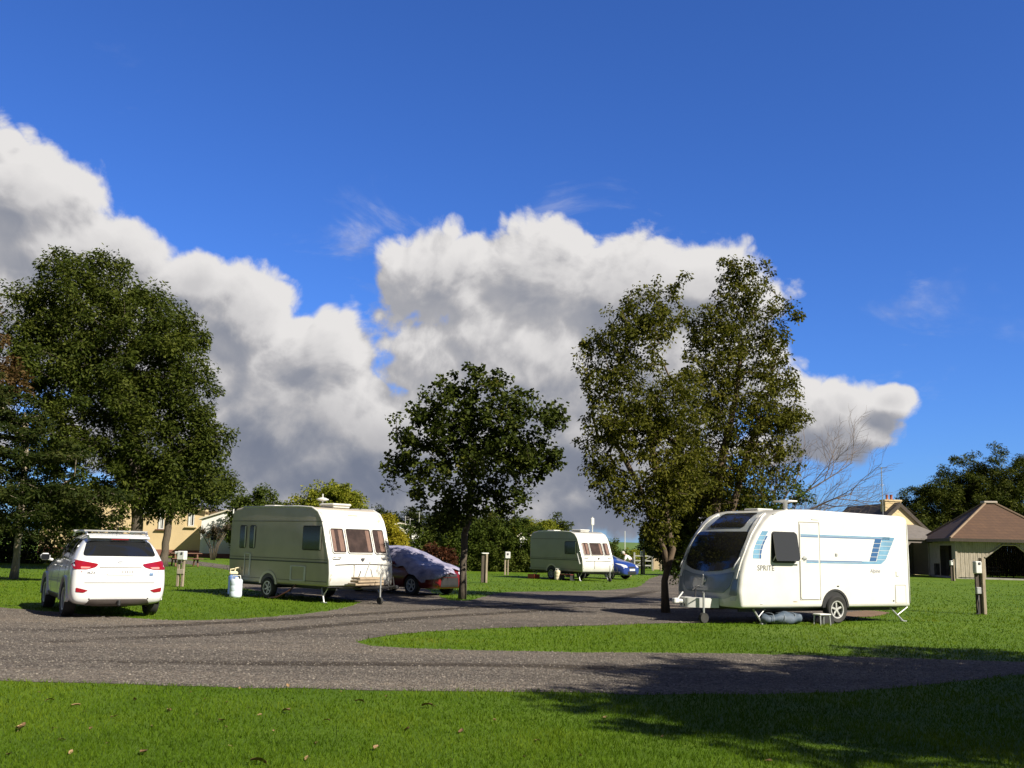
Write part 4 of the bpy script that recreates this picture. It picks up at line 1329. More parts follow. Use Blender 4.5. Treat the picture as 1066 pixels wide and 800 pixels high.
# blue stripes
side_strip('stripe', STRIPE_M, [(3.61, 1.905), (3.61, 1.945), (4.50, 1.945), (4.50, 1.905)]) if False else None
for (x0, x1) in ((.66, 2.955), (3.02, 3.56)):
    dd = .004 if x1 < 2.99 else .016
    side_strip('stripe', STRIPE_M, [(x0, 1.945), (x1, 1.945), (x1, 1.975), (x0, 1.975)], dd, .004)
    side_strip('stripe', STRIPE_L, [(x0, 1.982), (x1, 1.982), (x1, 2.01), (x0, 2.01)], dd, .004)
for (x0, x1) in ((1.62, 2.955), (3.02, 3.40)):
    dd = .004 if x1 < 2.99 else .016
    side_strip('stripe', STRIPE_M, [(x0, 1.395), (x1, 1.395), (x1, 1.425), (x0, 1.425)], dd, .004)
    side_strip('stripe', STRIPE_L, [(x0, 1.36), (x1, 1.36), (x1, 1.388), (x0, 1.388)], dd, .004)
mbd, mbl = MB(), MB()
for k in range(5):
    z0 = 1.43 + k * .107; z1 = z0 + .095
    def sx(z): return 1.36 - (z - 1.40) * .42 if z < 1.85 else 1.36 - .45 * .42
    q0, q1 = 1.40 - (z0 - 1.40) * .40, 1.40 - (z1 - 1.40) * .40
    mbd.prism([(q0 - .24, z0), (q0 - .02, z0), (q1 - .02, z1), (q1 - .24, z1)], 'Y', yb + .0015, yb + .005)
for k in range(6):
    z0 = 1.365 + k * .108; z1 = z0 + .098
    q0, q1 = 1.14 - (z0 - 1.40) * .40, 1.14 - (z1 - 1.40) * .40
    e0 = .86 - (z0 - 1.4) * .62 - (.0 if k else -.10); e1 = .86 - (z1 - 1.4) * .62
    mbl.prism([(e0, z0), (q0, z0), (q1, z1), (e1, z1)], 'Y', yb + .0015, yb + .004)
mbl.build('stripe', STRIPE_L, mod); mbd.build('stripe', STRIPE_D, mod)
side_strip('stripe', STRIPE_L, [(1.03, 1.36), (1.62, 1.36), (1.62, 1.42), (1.10, 1.42)], .003, .004)
# curved blue blocks before the window
mbl, mbd = MB(), MB()
for k in range(6):
    t0, t1 = k / 6, (k + .9) / 6
    def cx(t): return 4.62 + .26 * math.sin(math.pi * (.62 - .62 * t) ) * .9 - .05 + .18 * (1 - t) ** 2 * .4
    z0, z1 = 1.44 + .62 * t0, 1.44 + .62 * t1
    mbl.prism([(cx(t0) - .06, z0), (cx(t0) + .12, z0), (cx(t1) + .12, z1), (cx(t1) - .06, z1)], 'Y', yb + .0015, yb + .004)
    if k < 5: mbd.prism([(cx(t0) - .12, z0), (cx(t0) - .07, z0), (cx(t1) - .07, z1), (cx(t1) - .12, z1)], 'Y', yb + .0015, yb + .004)
mbl.build('stripe', STRIPE_L, mod); mbd.build('stripe', STRIPE_D, mod)
def side_text(name, body, size, x, z, mat, extr=.002, spacing=1.0, shear=0.0):
    M = Matrix(((-1, 0, 0, x), (0, 0, 1, yb + .003), (0, 1, 0, z), (0, 0, 0, 1)))
    return text_mesh(name, body, size, mat, mod, M, extr, shear, spacing)
side_text('lettering', 'SPRITE', .165, 4.86, 1.18, GREYTXT, spacing=1.04)
side_text('lettering', 'Alpine', .13, 1.36, 1.16, smat('pale_grey_vinyl', (.20, .20, .23), .4), shear=.2)
hm = MB(); hm.prism(rr(.18, .52, .45, .86, .03), 'Y', yb - .01, yb + .007); hm.build('service_hatch', WHITE, mod)
sb = MB()
for (x0, x1, z0, z1) in ((.165, .177, .44, .87), (.523, .535, .44, .87), (.18, .52, .865, .877)):
    sb.box(((x0 + x1) / 2, yb + .001, (z0 + z1) / 2), (x1 - x0, .006, z1 - z0))
sb.build('hatch_gap', SEAM, mod)
for (nm_, x, z, s_, m_) in (('vent', 3.1, 2.36, (.22, .012, .035), PLASTIC), ('socket', 2.45, 1.56, (.07, .02, .07), GALV), ('marker_lamp', 2.42, .84, (.07, .014, .03), GREYTXT), ('marker_lamp', 4.75, .45, (.07, .014, .02), PLASTIC), ('filler_cap', .44, 1.14, (.10, .02, .12), PLASTIC), ('marker_lamp', 3.75, .50, (.12, .014, .022), WOOD_GREY), ('lock', .60, .50, (.05, .015, .03), BLACKPL)):
    box(nm_, m_, (x, yb + .006, z), s_, mod, .006)
# edge trim at the rear corner, rear lamp, lower rail
tb = MB(); tb.tube([(.035, yb - .01, .45), (.035, yb - .005, 1.4), (.05, yb - .01, 2.3), (.16, yb - .03, 2.46)], .022, 6)
tb.build('corner_trim', PLASTIC, mod, True)
box('rear_lamp', LAMP_RED, (-.012, yb - .14, 2.36), (.03, .14, .05), mod, .008)
box('rear_lamp', LAMP_RED, (-.012, yb - .16, .75), (.03, .12, .35), mod, .008)
box('rear_lamp', LAMP_RED, (-.012, -yb + .16, .75), (.03, .12, .35), mod, .008)
panel('rear_window', SMOKE, bv, rr(-.62, .62, 1.35, 1.95, .08), 'rear', .012, mod, 4)
panel('offside_window', SMOKE, bv, rr(3.4, 4.5, 1.35, 2.0, .08), 'right', .012, mod, 4)
panel('offside_window', SMOKE, bv, rr(.6, 1.5, 1.5, 2.0, .08), 'right', .012, mod, 4)
ab = MB()
th = [R(a) for a in range(-10, 191, 10)]
ab.prism([(2.52 + .42 * math.cos(t), .36 + .44 * math.sin(t) * .95) for t in th if math.sin(t) >= -.01] + [(2.52 + .36 * math.cos(t), .36 + .37 * math.sin(t)) for t in th[::-1] if math.sin(t) >= -.01], 'Y', yb - .02, yb + .022)
ab.build('wheel_arch', BLACKPL, mod)
ab = MB(); ab.prism([(2.52 + .365 * math.cos(R(a)), .36 + .37 * math.sin(R(a))) for a in range(0, 181, 10)], 'Y', yb + .002, yb + .005); ab.build('wheel_well', BLACKPL, mod)
wheel(mod, (2.52, yb - .02, .315), .315, .20, 1, 5)
wheel(mod, (2.52, -yb + .06, .315), .315, .20, -1, 5)
ch = MB()
ch.box((2.6, .75, .31), (5.0, .05, .10)); ch.box((2.6, -.75, .31), (5.0, .05, .10)); ch.box((2.52, 0, .31), (.08, 2.0, .08)); ch.box((2.6, 0, .345), (5.1, 2.0, .02))
ch.tube([(4.9, .75, .33), (6.05, .04, .38)], .035, 6); ch.tube([(4.9, -.75, .33), (6.05, -.04, .38)], .035, 6)
ch.build('chassis', BLACKPL, mod)
hc = MB(); hc.prism(rpoly([(5.40, -.50), (5.40, .50), (5.75, .36), (6.05, .14), (6.05, -.14), (5.75, -.36)], .06), 'Z', .33, .54)
hc.build('drawbar_cover', PLASTIC, mod, True, 30)
hb = MB(); hb.tube([(6.0, 0, .45), (6.22, 0, .47)], .045, 8); hb.box((6.25, 0, .47), (.14, .12, .12), None, .02); hb.tube([(6.2, 0, .5), (6.05, 0, .66)], .018, 6)
hb.build('hitch', PLASTIC, mod)
ho = MB(); ho.tube([(5.75, .06, .55), (5.70, .04, .78), (5.62, .05, .80)], .017, 6); ho.tube([(5.75, .06, .76), (5.86, .10, .70)], .014, 6)
ho.build('brake_lever', BLACKPL, mod)
jb = MB(); jb.tube([(5.80, .42, .66), (5.80, .42, .20)], .024, 8); jb.tube([(5.80, .42, .64), (5.88, .5, .68)], .012, 6)
jw = jb.build('jockey_wheel', GALV, mod)
jt = MB(); jt.lathe([(.05, -.035), (.11, -.04), (.115, 0), (.11, .04), (.05, .035)], (5.80, .42, .115), 18, 'Y'); jt.build('tyre', RUBBER, jw, True, 40)
steady(mod, (4.85, .95, .34), (4.62, 1.0, 0)); steady(mod, (.55, .95, .34), (.15, 1.0, 0)); steady(mod, (4.85, -.95, .34), (4.62, -1.0, 0)); steady(mod, (.55, -.95, .34), (.15, -1.0, 0))
rb = MB(); rb.box((3.6, -.2, 2.585), (.5, .5, .05), None, .02); rb.build('roof_vent', PLASTIC, mod)
rb = MB(); rb.box((.95, .1, 2.56), (.7, .5, .06), None, .025); rb.build('roof_vent', PLASTIC, mod)
rb = MB(); rb.tube([(3.12, .2, 2.56), (3.12, .2, 2.78)], .05, 8); rb.box((3.12, .2, 2.80), (.30, .52, .035), None, .012); rb.box((3.02, .1, 2.82), (.34, .14, .03), Matrix.Rotation(.4, 3, 'Z'), .01); rb.build('roof_aerial', PLASTIC, mod)
# awning rail along the roof edge
rb = MB(); rb.tube([(4.35, yb - .035, 2.425), (4.1, yb - .03, 2.50), (3.7, yb - .03, 2.535), (.4, yb - .03, 2.505), (.12, yb - .03, 2.44)], .014, 6); rb.build('awning_rail', PLASTIC, mod, True)

def in_world(root, p):
    M = Matrix.Translation(root.location) @ Matrix.Rotation(root.rotation_euler.z, 4, 'Z')
    return M @ Vector(p)

# bag under the caravan's edge, and a step
bq = in_world(mod, (4.12, 1.02, 0))
bag = empty('bag', bq, mod.rotation_euler.z, 'rolled blue-grey awning bag lying under the side of the modern caravan', 'bag')
mb = MB()
vs = []; fs = []
N, Mx = 16, 14
for i in range(N + 1):
    t = i / N
    r = (.155 + .03 * math.sin(t * 5.0 + .8)) * (1 - (2 * t - 1) ** 6) ** .5 + .005
    r *= 1 + .06 * math.sin(t * 21)
    for k in range(Mx):
        a = 2 * math.pi * k / Mx
        vs.append(((t - .5) * 1.12, math.cos(a) * r * 1.25, max(.004, .12 + math.sin(a) * r * (.78 + .16 * math.sin(3 * a + t * 9)) + .02 * math.sin(t * 13 + a))))
for i in range(N):
    for k in range(Mx): fs.append((i * Mx + k, i * Mx + (k + 1) % Mx, (i + 1) * Mx + (k + 1) % Mx, (i + 1) * Mx + k))
fs.append(tuple(range(Mx))[::-1]); fs.append(tuple(N * Mx + k for k in range(Mx)))
mb.add(vs, fs)
mb.build('body', smat('blue_grey_fabric', (0.05, 0.075, 0.11), .7, dirt_or_dapple=(0.13, 0.155, 0.19), dscale=6, damt=.9, bmp=.4, bscale=14), bag, True)
for xx in (-.30, .02, .34):
    sbm = MB()
    pts = [(xx + .03 * math.sin(k), math.cos(R(a)) * .200, max(.012, .12 + math.sin(R(a)) * .130)) for k, a in enumerate(range(-30, 211, 20))]
    sbm.tube(pts, .009, 5); sbm.build('strap', smat('pale_strap', (.20, .23, .26), .7), bag, True)
sp_ = in_world(mod, (3.28, 1.45, 0))
step = empty('step', sp_, mod.rotation_euler.z, 'low white-topped folding step below the door of the modern caravan', 'step')
box('tread', PLASTIC, (0, 0, .235), (.34, .24, .03), step, .01)
for (xx, yy) in ((-.14, -.09), (-.14, .09), (.14, -.09), (.14, .09)):
    lb = MB(); lb.tube([(xx, yy, .225), (xx * 1.08, yy * 1.15, 0)], .016, 6); lb.build('leg', GALV, step)
lk = in_world(mod, (2.93, 1.16, 0))
wl = empty('wheel_chock', lk, mod.rotation_euler.z, 'black wedge-shaped wheel chock beside the alloy wheel of the modern caravan', 'chock')
mb = MB(); mb.prism([(-.22, 0), (.2, 0), (.2, .05), (.02, .20), (-.18, .20), (-.22, .16)], 'Y', -.09, .09); mb.build('body', BLACKPL, wl)

# ---- old caravans ------------------------------------------------------------
def old_caravan(corner, ang, L, W, H, label, wall, windows, far):
    """corner: ground point below the near front corner (its right-hand side faces us); ang: heading below the +x axis"""
    f = Vector((math.cos(ang), -math.sin(ang), 0)); l = Vector((-f.y, f.x, 0))
    w = W / 2
    o = Vector(corner) - f * L + l * w
    root = empty('caravan', o, math.atan2(f.y, f.x), label, 'caravan')
    k = (H - .42) / 2.13
    def z(v): return .42 + (v - .42) * k
    prof = [(.06, .42), (L - .10, .42), (L - .02, z(.60)), (L, z(.78)), (L - .03, z(1.10)), (L - .10, z(1.28)), (L - .33, z(1.98)), (L - .42, z(2.20)), (L - .58, z(2.40)), (L - .85, z(2.52)), (L - 1.4, z(2.55)), (.55, z(2.55)), (.20, z(2.50)), (.06, z(2.36)), (0, z(2.1)), (0, z(1.0))]
    body = shell(prof, w, .06, .05, L - 1).build('body', wall, root, True, 40)
    bv = bvh_of(body.data)
    # white front moulding: wraps from the roof over the nose
    fp = MB(); conform(fp, bv, rpoly([(-w + .03, .46), (w - .03, .46), (w - .03, z(2.2)), (w - .06, z(2.46)), (-w + .06, z(2.46)), (-w + .03, z(2.2))], .04), 'front', .008, 14)
    fp.build('front_panel', WHITE, root, True, 40)
    et = MB()
    ez = [(L - .02, .46), (L + .005, z(.78)), (L - .03, z(1.1)), (L - .10, z(1.28)), (L - .33, z(1.98)), (L - .43, z(2.21)), (L - .59, z(2.405)), (L - .86, z(2.525)), (L - 1.4, z(2.555)), (.6, z(2.555))]
    for s in (-1, 1):
        et = MB(); et.tube([(x - .012, s * (w - .018), zz - .008) for x, zz in ez], .030, 6); et.build('edge_trim', WHITE, root, True)
    # front windows: three panes, curtains inside
    y1 = w - .16; ya = .44 * W / 2.2
    wl_ = [(-y1, -ya - .06), (-ya, ya), (ya + .06, y1)]
    for i, (a0, a1) in enumerate(wl_):
        zt, zb = z(1.96), z(1.30)
        fr = panel('front_window', RECESS, bv, rr(a0, a1, zb, zt, .06), 'front', .016, root, 4)
        if i != 1:
            e_ = a1 - .13 if i == 0 else a1 - .16
            panel('curtain', CURTAIN, bv, rr(e_ - .05, a1 - .04, zb + .05, zt - .04, .02), 'front', .022, fr, 3)
            panel('curtain', CURTAIN, bv, rr(a0 + .04, a0 + .14, zb + .05, zt - .04, .02), 'front', .022, fr, 3) if i == 0 else None
        else:
            panel('curtain', CURTAIN, bv, rr(a1 - .18, a1 - .05, zb + .05, zt - .04, .02), 'front', .022, fr, 3)
        panel('pane', PANE, bv, rr(a0 + .01, a1 - .01, zb + .01, zt - .01, .055), 'front', .034, fr, 4)
        rb = MB()
        ol = dense(rr(a0, a1, zb, zt, .06), .06)
        pts = []
        for (u, v) in ol:
            h, nrm, _, _ = bv.ray_cast(Vector((15, u, v)), Vector((-1, 0, 0)))
            pts.append(h + Vector((.03, 0, .006)))
        rb.tube(pts + pts[:1], .016, 5, False); rb.build('frame', PLASTIC, fr, True)
    # locker seam, badge, handles
    nb = MB()
    nb.box((L + .055, 0, z(1.02)), (.012, W - .35, .016)); nb.box((L + .06, -w * .28, z(.80)), (.012, .012, z(1.02) - z(.60)))
    nb.build('locker_seam', SEAM, root)
    hb = MB(); hb.prism(rpoly([(-.06, z(1.18)), (.06, z(1.18)), (.03, z(1.10)), (-.03, z(1.10))], .02), 'X', L + .03, L + .05); hb.build('emblem', GREYTXT, root)
    for s in (-1, 1):
        gbm = MB(); gbm.tube([(L + .0, s * (w - .36), z(1.18)), (L + .05, s * (w - .34), z(1.19)), (L + .05, s * (w - .14), z(1.19)), (L - .01, s * (w - .12), z(1.18))], .014, 6); gbm.build('grab_handle', GALV, root, True)
        box('side_light', LAMP_CLR, (L - .02, s * (w - .12), z(.74)), (.06, .10, .07), root, .012)
    bt = MB(); bt.box((L - .49, 0, z(2.32)), (.03, .34, .035), Matrix.Rotation(R(-50), 3, 'Y'), .004); bt.build('badge', smat('gold_grey_vinyl', (.35, .30, .22), .4), root)
    # side towards us (local -y): windows, belt line, vents
    ys = -w
    for (x0, x1, z0, z1) in windows:
        fr = MB(); fr.prism(rr(x0, x1, z(z0), z(z1), .05), 'Y', ys - .012, ys + .01)
        wo = fr.build('side_window', BLACKPL, root)
        pn = MB(); pn.prism(rr(x0 + .03, x1 - .03, z(z0) + .03, z(z1) - .03, .04), 'Y', ys - .026, ys - .014); pn.build('pane', SMOKE, wo)
        cu = MB(); cu.prism([(x1 - .05, z(z0) + .02), (x1 + .0, z(z0) + .02), (x1 + .0, z(z1) - .02), (x1 - .05, z(z1) - .02)], 'Y', ys - .03, ys - .027); cu.build('curtain', CREAM, wo)
        mirror = MB(); mirror.prism(rr(x0, x1, z(z0), z(z1), .05), 'Y', -ys - .01, -ys + .012); mirror.build('side_window', SMOKE, root)
    bl = MB(); bl.box((L / 2 - .02, ys - .006, z(1.04)), (L - .16, .016, .030)); bl.build('belt_line', DARKLINE, root)
    bl = MB(); bl.box((L / 2 - .02, ys - .004, z(1.12)), (L - .16, .012, .012)); bl.box((L / 2 - .12, ys - .004, z(2.14)), (L - .5, .012, .014)); bl.build('moulding', DARKLINE, root)
    lo = MB(); lo.box((L / 2 - .02, ys - .003, .54), (L - .14, .01, .012)); lo.build('skirt_seam', DARKLINE, root)
    ax = L * .43
    ab = MB()
    ab.prism([(ax + .40 * math.cos(R(a)), .40 + .36 * math.sin(R(a))) for a in range(0, 181, 12)] + [(ax + .33 * math.cos(R(a)), .40 + .29 * math.sin(R(a))) for a in range(180, -1, -12)], 'Y', ys - .02, ys + .012)
    ab.build('wheel_arch', CREAM, root)
    ab = MB(); ab.prism([(ax + .335 * math.cos(R(a)), .40 + .295 * math.sin(R(a))) for a in range(0, 181, 12)], 'Y', ys - .006, ys + .01); ab.build('wheel_well', BLACKPL, root)
    wheel(root, (ax, ys + .04, .29), .29, .17, -1, 6, GALV); wheel(root, (ax, -ys - .06, .29), .29, .17, 1, 6, GALV)
    chm = MB(); chm.box((L / 2, .7, .37), (L - .3, .05, .10)); chm.box((L / 2, -.7, .37), (L - .3, .05, .10)); chm.box((ax, 0, .32), (.08, W - .3, .07)); chm.box((L / 2, 0, .41), (L - .2, W - .1, .02))
    chm.tube([(L - .3, .7, .37), (L + 1.15, .04, .42)], .03, 6); chm.tube([(L - .3, -.7, .37), (L + 1.15, -.04, .42)], .03, 6); chm.build('chassis', BLACKPL, root)
    hm = MB(); hm.tube([(L + 1.0, 0, .44), (L + 1.35, 0, .46)], .04, 8); hm.box((L + 1.38, 0, .46), (.12, .09, .09), None, .02); hm.tube([(L + 1.1, 0, .48), (L + .95, .02, .85)], .014, 6); hm.tube([(L + 1.25, .05, .48), (L + 1.2, .04, .72)], .016, 6); hm.build('hitch', BLACKPL, root)
    jm = MB(); jm.tube([(L + .95, -.15, .78), (L + .95, -.15, .16)], .022, 8); jw = jm.build('jockey_wheel', GALV, root)
    jt = MB(); jt.lathe([(.04, -.03), (.09, -.034), (.1, 0), (.09, .034), (.04, .03)], (L + .95, -.15, .1), 16, 'Y'); jt.build('tyre', RUBBER, jw, True, 40)
    for (t, ft) in (((L - .45, ys + .15, .38), (L - .25, ys + .08, 0)), ((L - .45, -ys - .15, .38), (L - .25, -ys - .08, 0)), ((.45, ys + .15, .38), (.2, ys + .12, 0)), ((.45, -ys - .15, .38), (.2, -ys - .12, 0))):
        steady(root, t, ft)
    rb = MB(); rb.box((L - 1.25, 0, z(2.57)), (.58, .58, .05), None, .015); rb.box((L - 1.25, 0, z(2.57) + .06), (.66, .66, .07), None, .03); rb.build('roof_vent', PLASTIC, root)
    rb = MB(); rb.box((.95, -.25, z(2.57)), (.55, .5, .05), None, .015); rb.box((.95, -.25, z(2.57) + .035), (.5, .46, .05), None, .02); rb.build('roof_vent', PLASTIC, root)
    # rear end
    panel('rear_window', SMOKE, bv, rr(-w + .3, w - .3, z(1.35), z(1.95), .07), 'rear', .012, root, 4)
    for s in (-1, 1): box('rear_lamp', LAMP_RED, (-.012, s * (w - .15), .62), (.04, .14, .16), root, .01)
    box('bumper', PLASTIC, (-.03, 0, .50), (.08, W - .1, .12), root, .03)
    return root, f, l, o, w, z

cor = P(342.5, 600, 26.4); cor.z = 0
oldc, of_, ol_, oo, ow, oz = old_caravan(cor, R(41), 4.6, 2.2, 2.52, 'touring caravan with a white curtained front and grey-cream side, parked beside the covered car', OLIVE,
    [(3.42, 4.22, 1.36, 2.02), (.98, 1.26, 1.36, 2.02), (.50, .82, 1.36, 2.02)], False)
# vents, hatches and roof fittings of this caravan
hm = MB()
for (x0, x1, z0, z1) in ((2.95, 3.62, .52, .93),):
    for (p0, p1, q0, q1) in ((x0, x0 + .05, z0, z1), (x1 - .07, x1, z0, z1), (x0, x1, z1 - .03, z1), (x0, x1, z0, z0 + .03)):
        hm.box(((p0 + p1) / 2, -ow - .010, (q0 + q1) / 2), (p1 - p0, .02, q1 - q0), None, .004)
hm.build('locker_frame', PLASTIC, oldc)
hm = MB()
for (p0, p1, q0, q1) in ((.80, .83, .60, 1.22), (1.04, 1.10, .60, 1.22), (.80, 1.10, 1.19, 1.22)):
    hm.box(((p0 + p1) / 2, -ow - .012, (q0 + q1) / 2), (p1 - p0, .022, q1 - q0), None, .004)
hm.build('fridge_vent', PLASTIC, oldc)
am = MB(); am.tube([(3.1, -.25, oz(2.55)), (3.1, -.25, oz(2.55) + .28)], .022, 8); am.lathe([(0, .07), (.09, .05), (.17, .015), (.17, -.005), (.06, -.04), (0, -.045)], (3.1, -.25, oz(2.55) + .22), 18); am.tube([(3.1, -.25, oz(2.55) + .25), (3.1, -.25, oz(2.55) + .38)], .018, 6)
am.build('roof_aerial', PLASTIC, oldc, True, 40)
tm = MB(); tm.box((.03, -ow + .03, oz(2.42)), (.03, .03, .14)); tm.build('marker_lamp', PLASTIC, oldc)
tm = MB(); tm.tube([(3.2, -ow + .05, .44), (3.0, -ow - .06, .25), (2.55, -ow - .10, .06), (2.2, -ow - .12, .03)], .022, 6); tm.build('waste_hose', smat('red_brown_hose', (.10, .035, .025), .6), oldc, True)
# planks on the drawbar, with a bracket
pk = in_world(oldc, (4.98, -.12, .47))
ps = empty('wood_stack', pk, oldc.rotation_euler.z, 'small stack of pale timber lying on the drawbar of the cream caravan', 'timber')
mb = MB()
for i in range(3):
    mb.box((.03 * (i % 2), -.04 + .02 * i, .03 + i * .075), (.34, .95 - .06 * i, .06), Matrix.Rotation(.03 * (i - 1), 3, 'Z'), .008)
mb.build('planks', smat('pale_timber', (.36, .28, .19), .85, dirt_or_dapple=(.22, .165, .11), dscale=9, damt=.9), ps)
mb = MB(); mb.tube([(0, -.1, .2), (.02, .06, .62)], .016, 5); mb.tube([(.1, .1, .2), (.1, .02, .42), (.02, .12, .36)], .014, 5); mb.build('bracket', GALV, ps)

cor = P(606.5, 596, 48.0); cor.z = 0
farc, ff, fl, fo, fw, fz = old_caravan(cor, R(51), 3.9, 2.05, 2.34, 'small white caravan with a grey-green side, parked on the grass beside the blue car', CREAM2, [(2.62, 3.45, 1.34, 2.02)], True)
am = MB(); am.tube([(3.1, .35, fz(2.54)), (3.1, .35, fz(2.54) + .75)], .028, 6); am.box((3.1, .35, fz(2.54) + .52), (.10, .20, .36), None, .03)
am.build('roof_aerial', PLASTIC, farc)
am = MB(); am.tube([(3.55, -fw - .03, 1.3), (3.75, -fw - .04, .8)], .03, 6); am.build('awning_pole', PLASTIC, farc)

# things round the caravans
def barrel(base, label, cat, r, h, mat, capmat, rz=0):
    root = empty('water_barrel', base, rz, label, cat)
    mb = MB()
    mb.lathe([(r * .86, 0), (r * .97, .02), (r, .05), (r, h * .30), (r * .97, h * .33), (r, h * .36), (r, h * .62), (r * .97, h * .65), (r, h * .68), (r, h * .90), (r * .93, h * .96), (r * .80, h), (r * .3, h)], n=24)
    mb.build('body', mat, root, True, 35)
    cb = MB(); cb.lathe([(r * .34, h - .005), (r * .34, h + .035), (r * .28, h + .045), (0, h + .045)], n=14); cb.build('cap', capmat, root, True, 35)
    hb = MB(); hb.tube([(-r * .7, 0, h - .01), (-r * .6, 0, h + .09), (r * .6, 0, h + .09), (r * .7, 0, h - .01)], .014, 6); hb.build('handle', capmat, root, True)
    return root
bpos = P(246.5, 600, 28.3); bpos.z = 0
barrel(bpos, 'white plastic water barrel standing on the grass at the rear of the cream caravan', 'water barrel', .17, .50, PALEBLUE_PL, PLASTIC)
jr = P(243.0, 600, 28.9); jr.z = 0
jer = empty('water_jug', jr, .3, 'blue and white water container with a raised spout, behind the white water barrel', 'water container')
mb = MB(); mb.box((0, 0, .30), (.26, .20, .58), None, .05); mb.build('body', smat('blue_plastic', (.12, .2, .42), .5), jer)
mb = MB(); mb.box((0, 0, .64), (.24, .18, .10), None, .03); mb.tube([(.03, 0, .68), (.05, 0, .78), (.18, 0, .80), (.2, 0, .72)], .022, 6); mb.tube([(-.08, 0, .68), (-.10, 0, .74), (.02, 0, .76)], .018, 6); mb.build('lid', smat('cream_plastic', (.7, .62, .42), .5), jer)
gq = in_world(farc, (2.45, -fw - .28, 0))
barrel(gq, 'cream gas bottle standing beside the wheel of the small white caravan', 'gas bottle', .16, .46, smat('cream_bottle', (.62, .54, .38), .5), PLASTIC)
rq = in_world(farc, (.75, -fw - .35, 0))
rbx = empty('crate', rq, farc.rotation_euler.z, 'low red crate on the grass under the rear of the small white caravan', 'crate')
mb = MB()
for (c, d) in (((0, 0, .02), (.5, .36, .03)), ((0, .17, .12), (.5, .02, .20)), ((0, -.17, .12), (.5, .02, .20)), ((.24, 0, .12), (.02, .32, .20)), ((-.24, 0, .12), (.02, .32, .20))): mb.box(c, d)
RED = smat('red_plastic', (.40, .06, .03), .5)
mb.build('body', RED, rbx)
rq = in_world(farc, (2.98, -fw - .15, 0))
stp = empty('step', rq, farc.rotation_euler.z, 'dark red step under the side window of the small white caravan', 'step')
mb = MB(); mb.box((0, 0, .28), (.8, .3, .04), None, .01); mb.build('tread', smat('dark_red_paint', (.15, .03, .02), .6), stp)
for xx in (-.35, .35):
    mb = MB(); mb.box((xx, 0, .13), (.03, .28, .26)); mb.build('leg', BLACKPL, stp)

# ------------------------------------------------------------------ cars
def car_mesh(name, st, mat, arches, lv=2):
    """body from cross sections along its length, wheel arches cut out"""
    secs = []
    for (x, zb, wb, ws, zs, wm, zm, wt, zt, wr, zr, top) in st:
        mid = ((wt + wr) / 2 + .022 * (zr - zt) / .4, (zt + zr) / 2)
        half = [(0, zb), (wb, zb), (ws, zs), (wm, zm), (wt, zt), mid, (wr, zr), (wr * .55, top - .006), (0, top)]
        ring = half + [(-a, b) for (a, b) in half[-2:0:-1]]
        secs.append([(x, y, z) for (y, z) in ring])
    n = len(secs[0]); m = len(secs)
    V = [p for s in secs for p in s]
    F = []
    for i in range(m - 1):
        for k in range(n):
            F.append((i * n + k, (i + 1) * n + k, (i + 1) * n + (k + 1) % n, i * n + (k + 1) % n))
    # ends closed by a fan of quads
    for i0, flip in ((0, False), ((m - 1) * n, True)):
        for k in range(0, n // 2 - 0):
            a, b = i0 + k, i0 + k + 1
            c, d = i0 + (n - k - 1) % n, i0 + (n - k) % n
            f = [a, b, c, d]
            f = list(dict.fromkeys(f))
            if len(f) > 2: F.append(tuple(f if not flip else f[::-1]))
    me = bpy.data.meshes.new(name)
    me.from_pydata(V, [], F)
    me.materials.append(mat)
    bm = bmesh.new(); bm.from_mesh(me)
    bmesh.ops.recalc_face_normals(bm, faces=bm.faces)
    bm.to_mesh(me); bm.free()
    sm = evaluated(me, [('SUBSURF', dict(levels=lv, render_levels=lv))])
    cut = MB()
    for (x, z, r) in arches:
        for s in (-1, 1):
            cut.lathe([(0, s * .60), (r, s * .60), (r, s * 1.3), (0, s * 1.3)] if s > 0 else [(0, -1.3), (r, -1.3), (r, -.60), (0, -.60)], (x, 0, z), 28, 'Y')
    cm = cut.mesh('cut', BLACKPL)
    co = bpy.data.objects.new('cut', cm); COL.objects.link(co)
    out = evaluated(sm, [('BOOLEAN', dict(operation='DIFFERENCE', object=co, solver='EXACT'))]) if arches else sm
    bpy.data.objects.remove(co)
    out.name = name
    out.polygons.foreach_set('use_smooth', [True] * len(out.polygons))
    out.set_sharp_from_angle(angle=R(38))
    return out, sm

SUV = [(0.00, .42, .60, .68, .46, .72, .60, .70, .80, .66, .84, .85), (0.05, .28, .74, .83, .35, .87, .60, .85, .92, .76, .98, 1.00), (0.17, .24, .76, .89, .34, .91, .65, .89, 1.02, .74, 1.13, 1.16),
       (0.40, .24, .76, .90, .34, .91, .7, .88, 1.07, .66, 1.45, 1.50), (0.62, .24, .76, .90, .34, .91, .7, .87, 1.07, .62, 1.57, 1.63), (1.2, .24, .76, .90, .34, .91, .7, .87, 1.04, .62, 1.60, 1.67), (2.1, .24, .76, .90, .34, .91, .7, .87, 1.01, .62, 1.58, 1.66),
       (2.62, .24, .76, .90, .34, .91, .7, .87, .99, .60, 1.50, 1.58), (3.18, .24, .76, .90, .34, .91, .7, .87, .97, .70, 1.12, 1.16), (3.7, .24, .76, .90, .34, .905, .7, .86, .93, .68, 1.00, 1.04), (4.18, .24, .74, .86, .34, .88, .6, .83, .80, .60, .88, .92),
       (4.36, .26, .65, .78, .34, .80, .55, .76, .68, .58, .73, .75), (4.41, .36, .5, .62, .40, .66, .52, .64, .60, .5, .63, .64)]
WHITECAR = smat('white_car_paint', (0.66, 0.67, 0.68), .22, dirt_or_dapple=(.54, .53, .50), dscale=1.8, damt=.4, coat=.8)
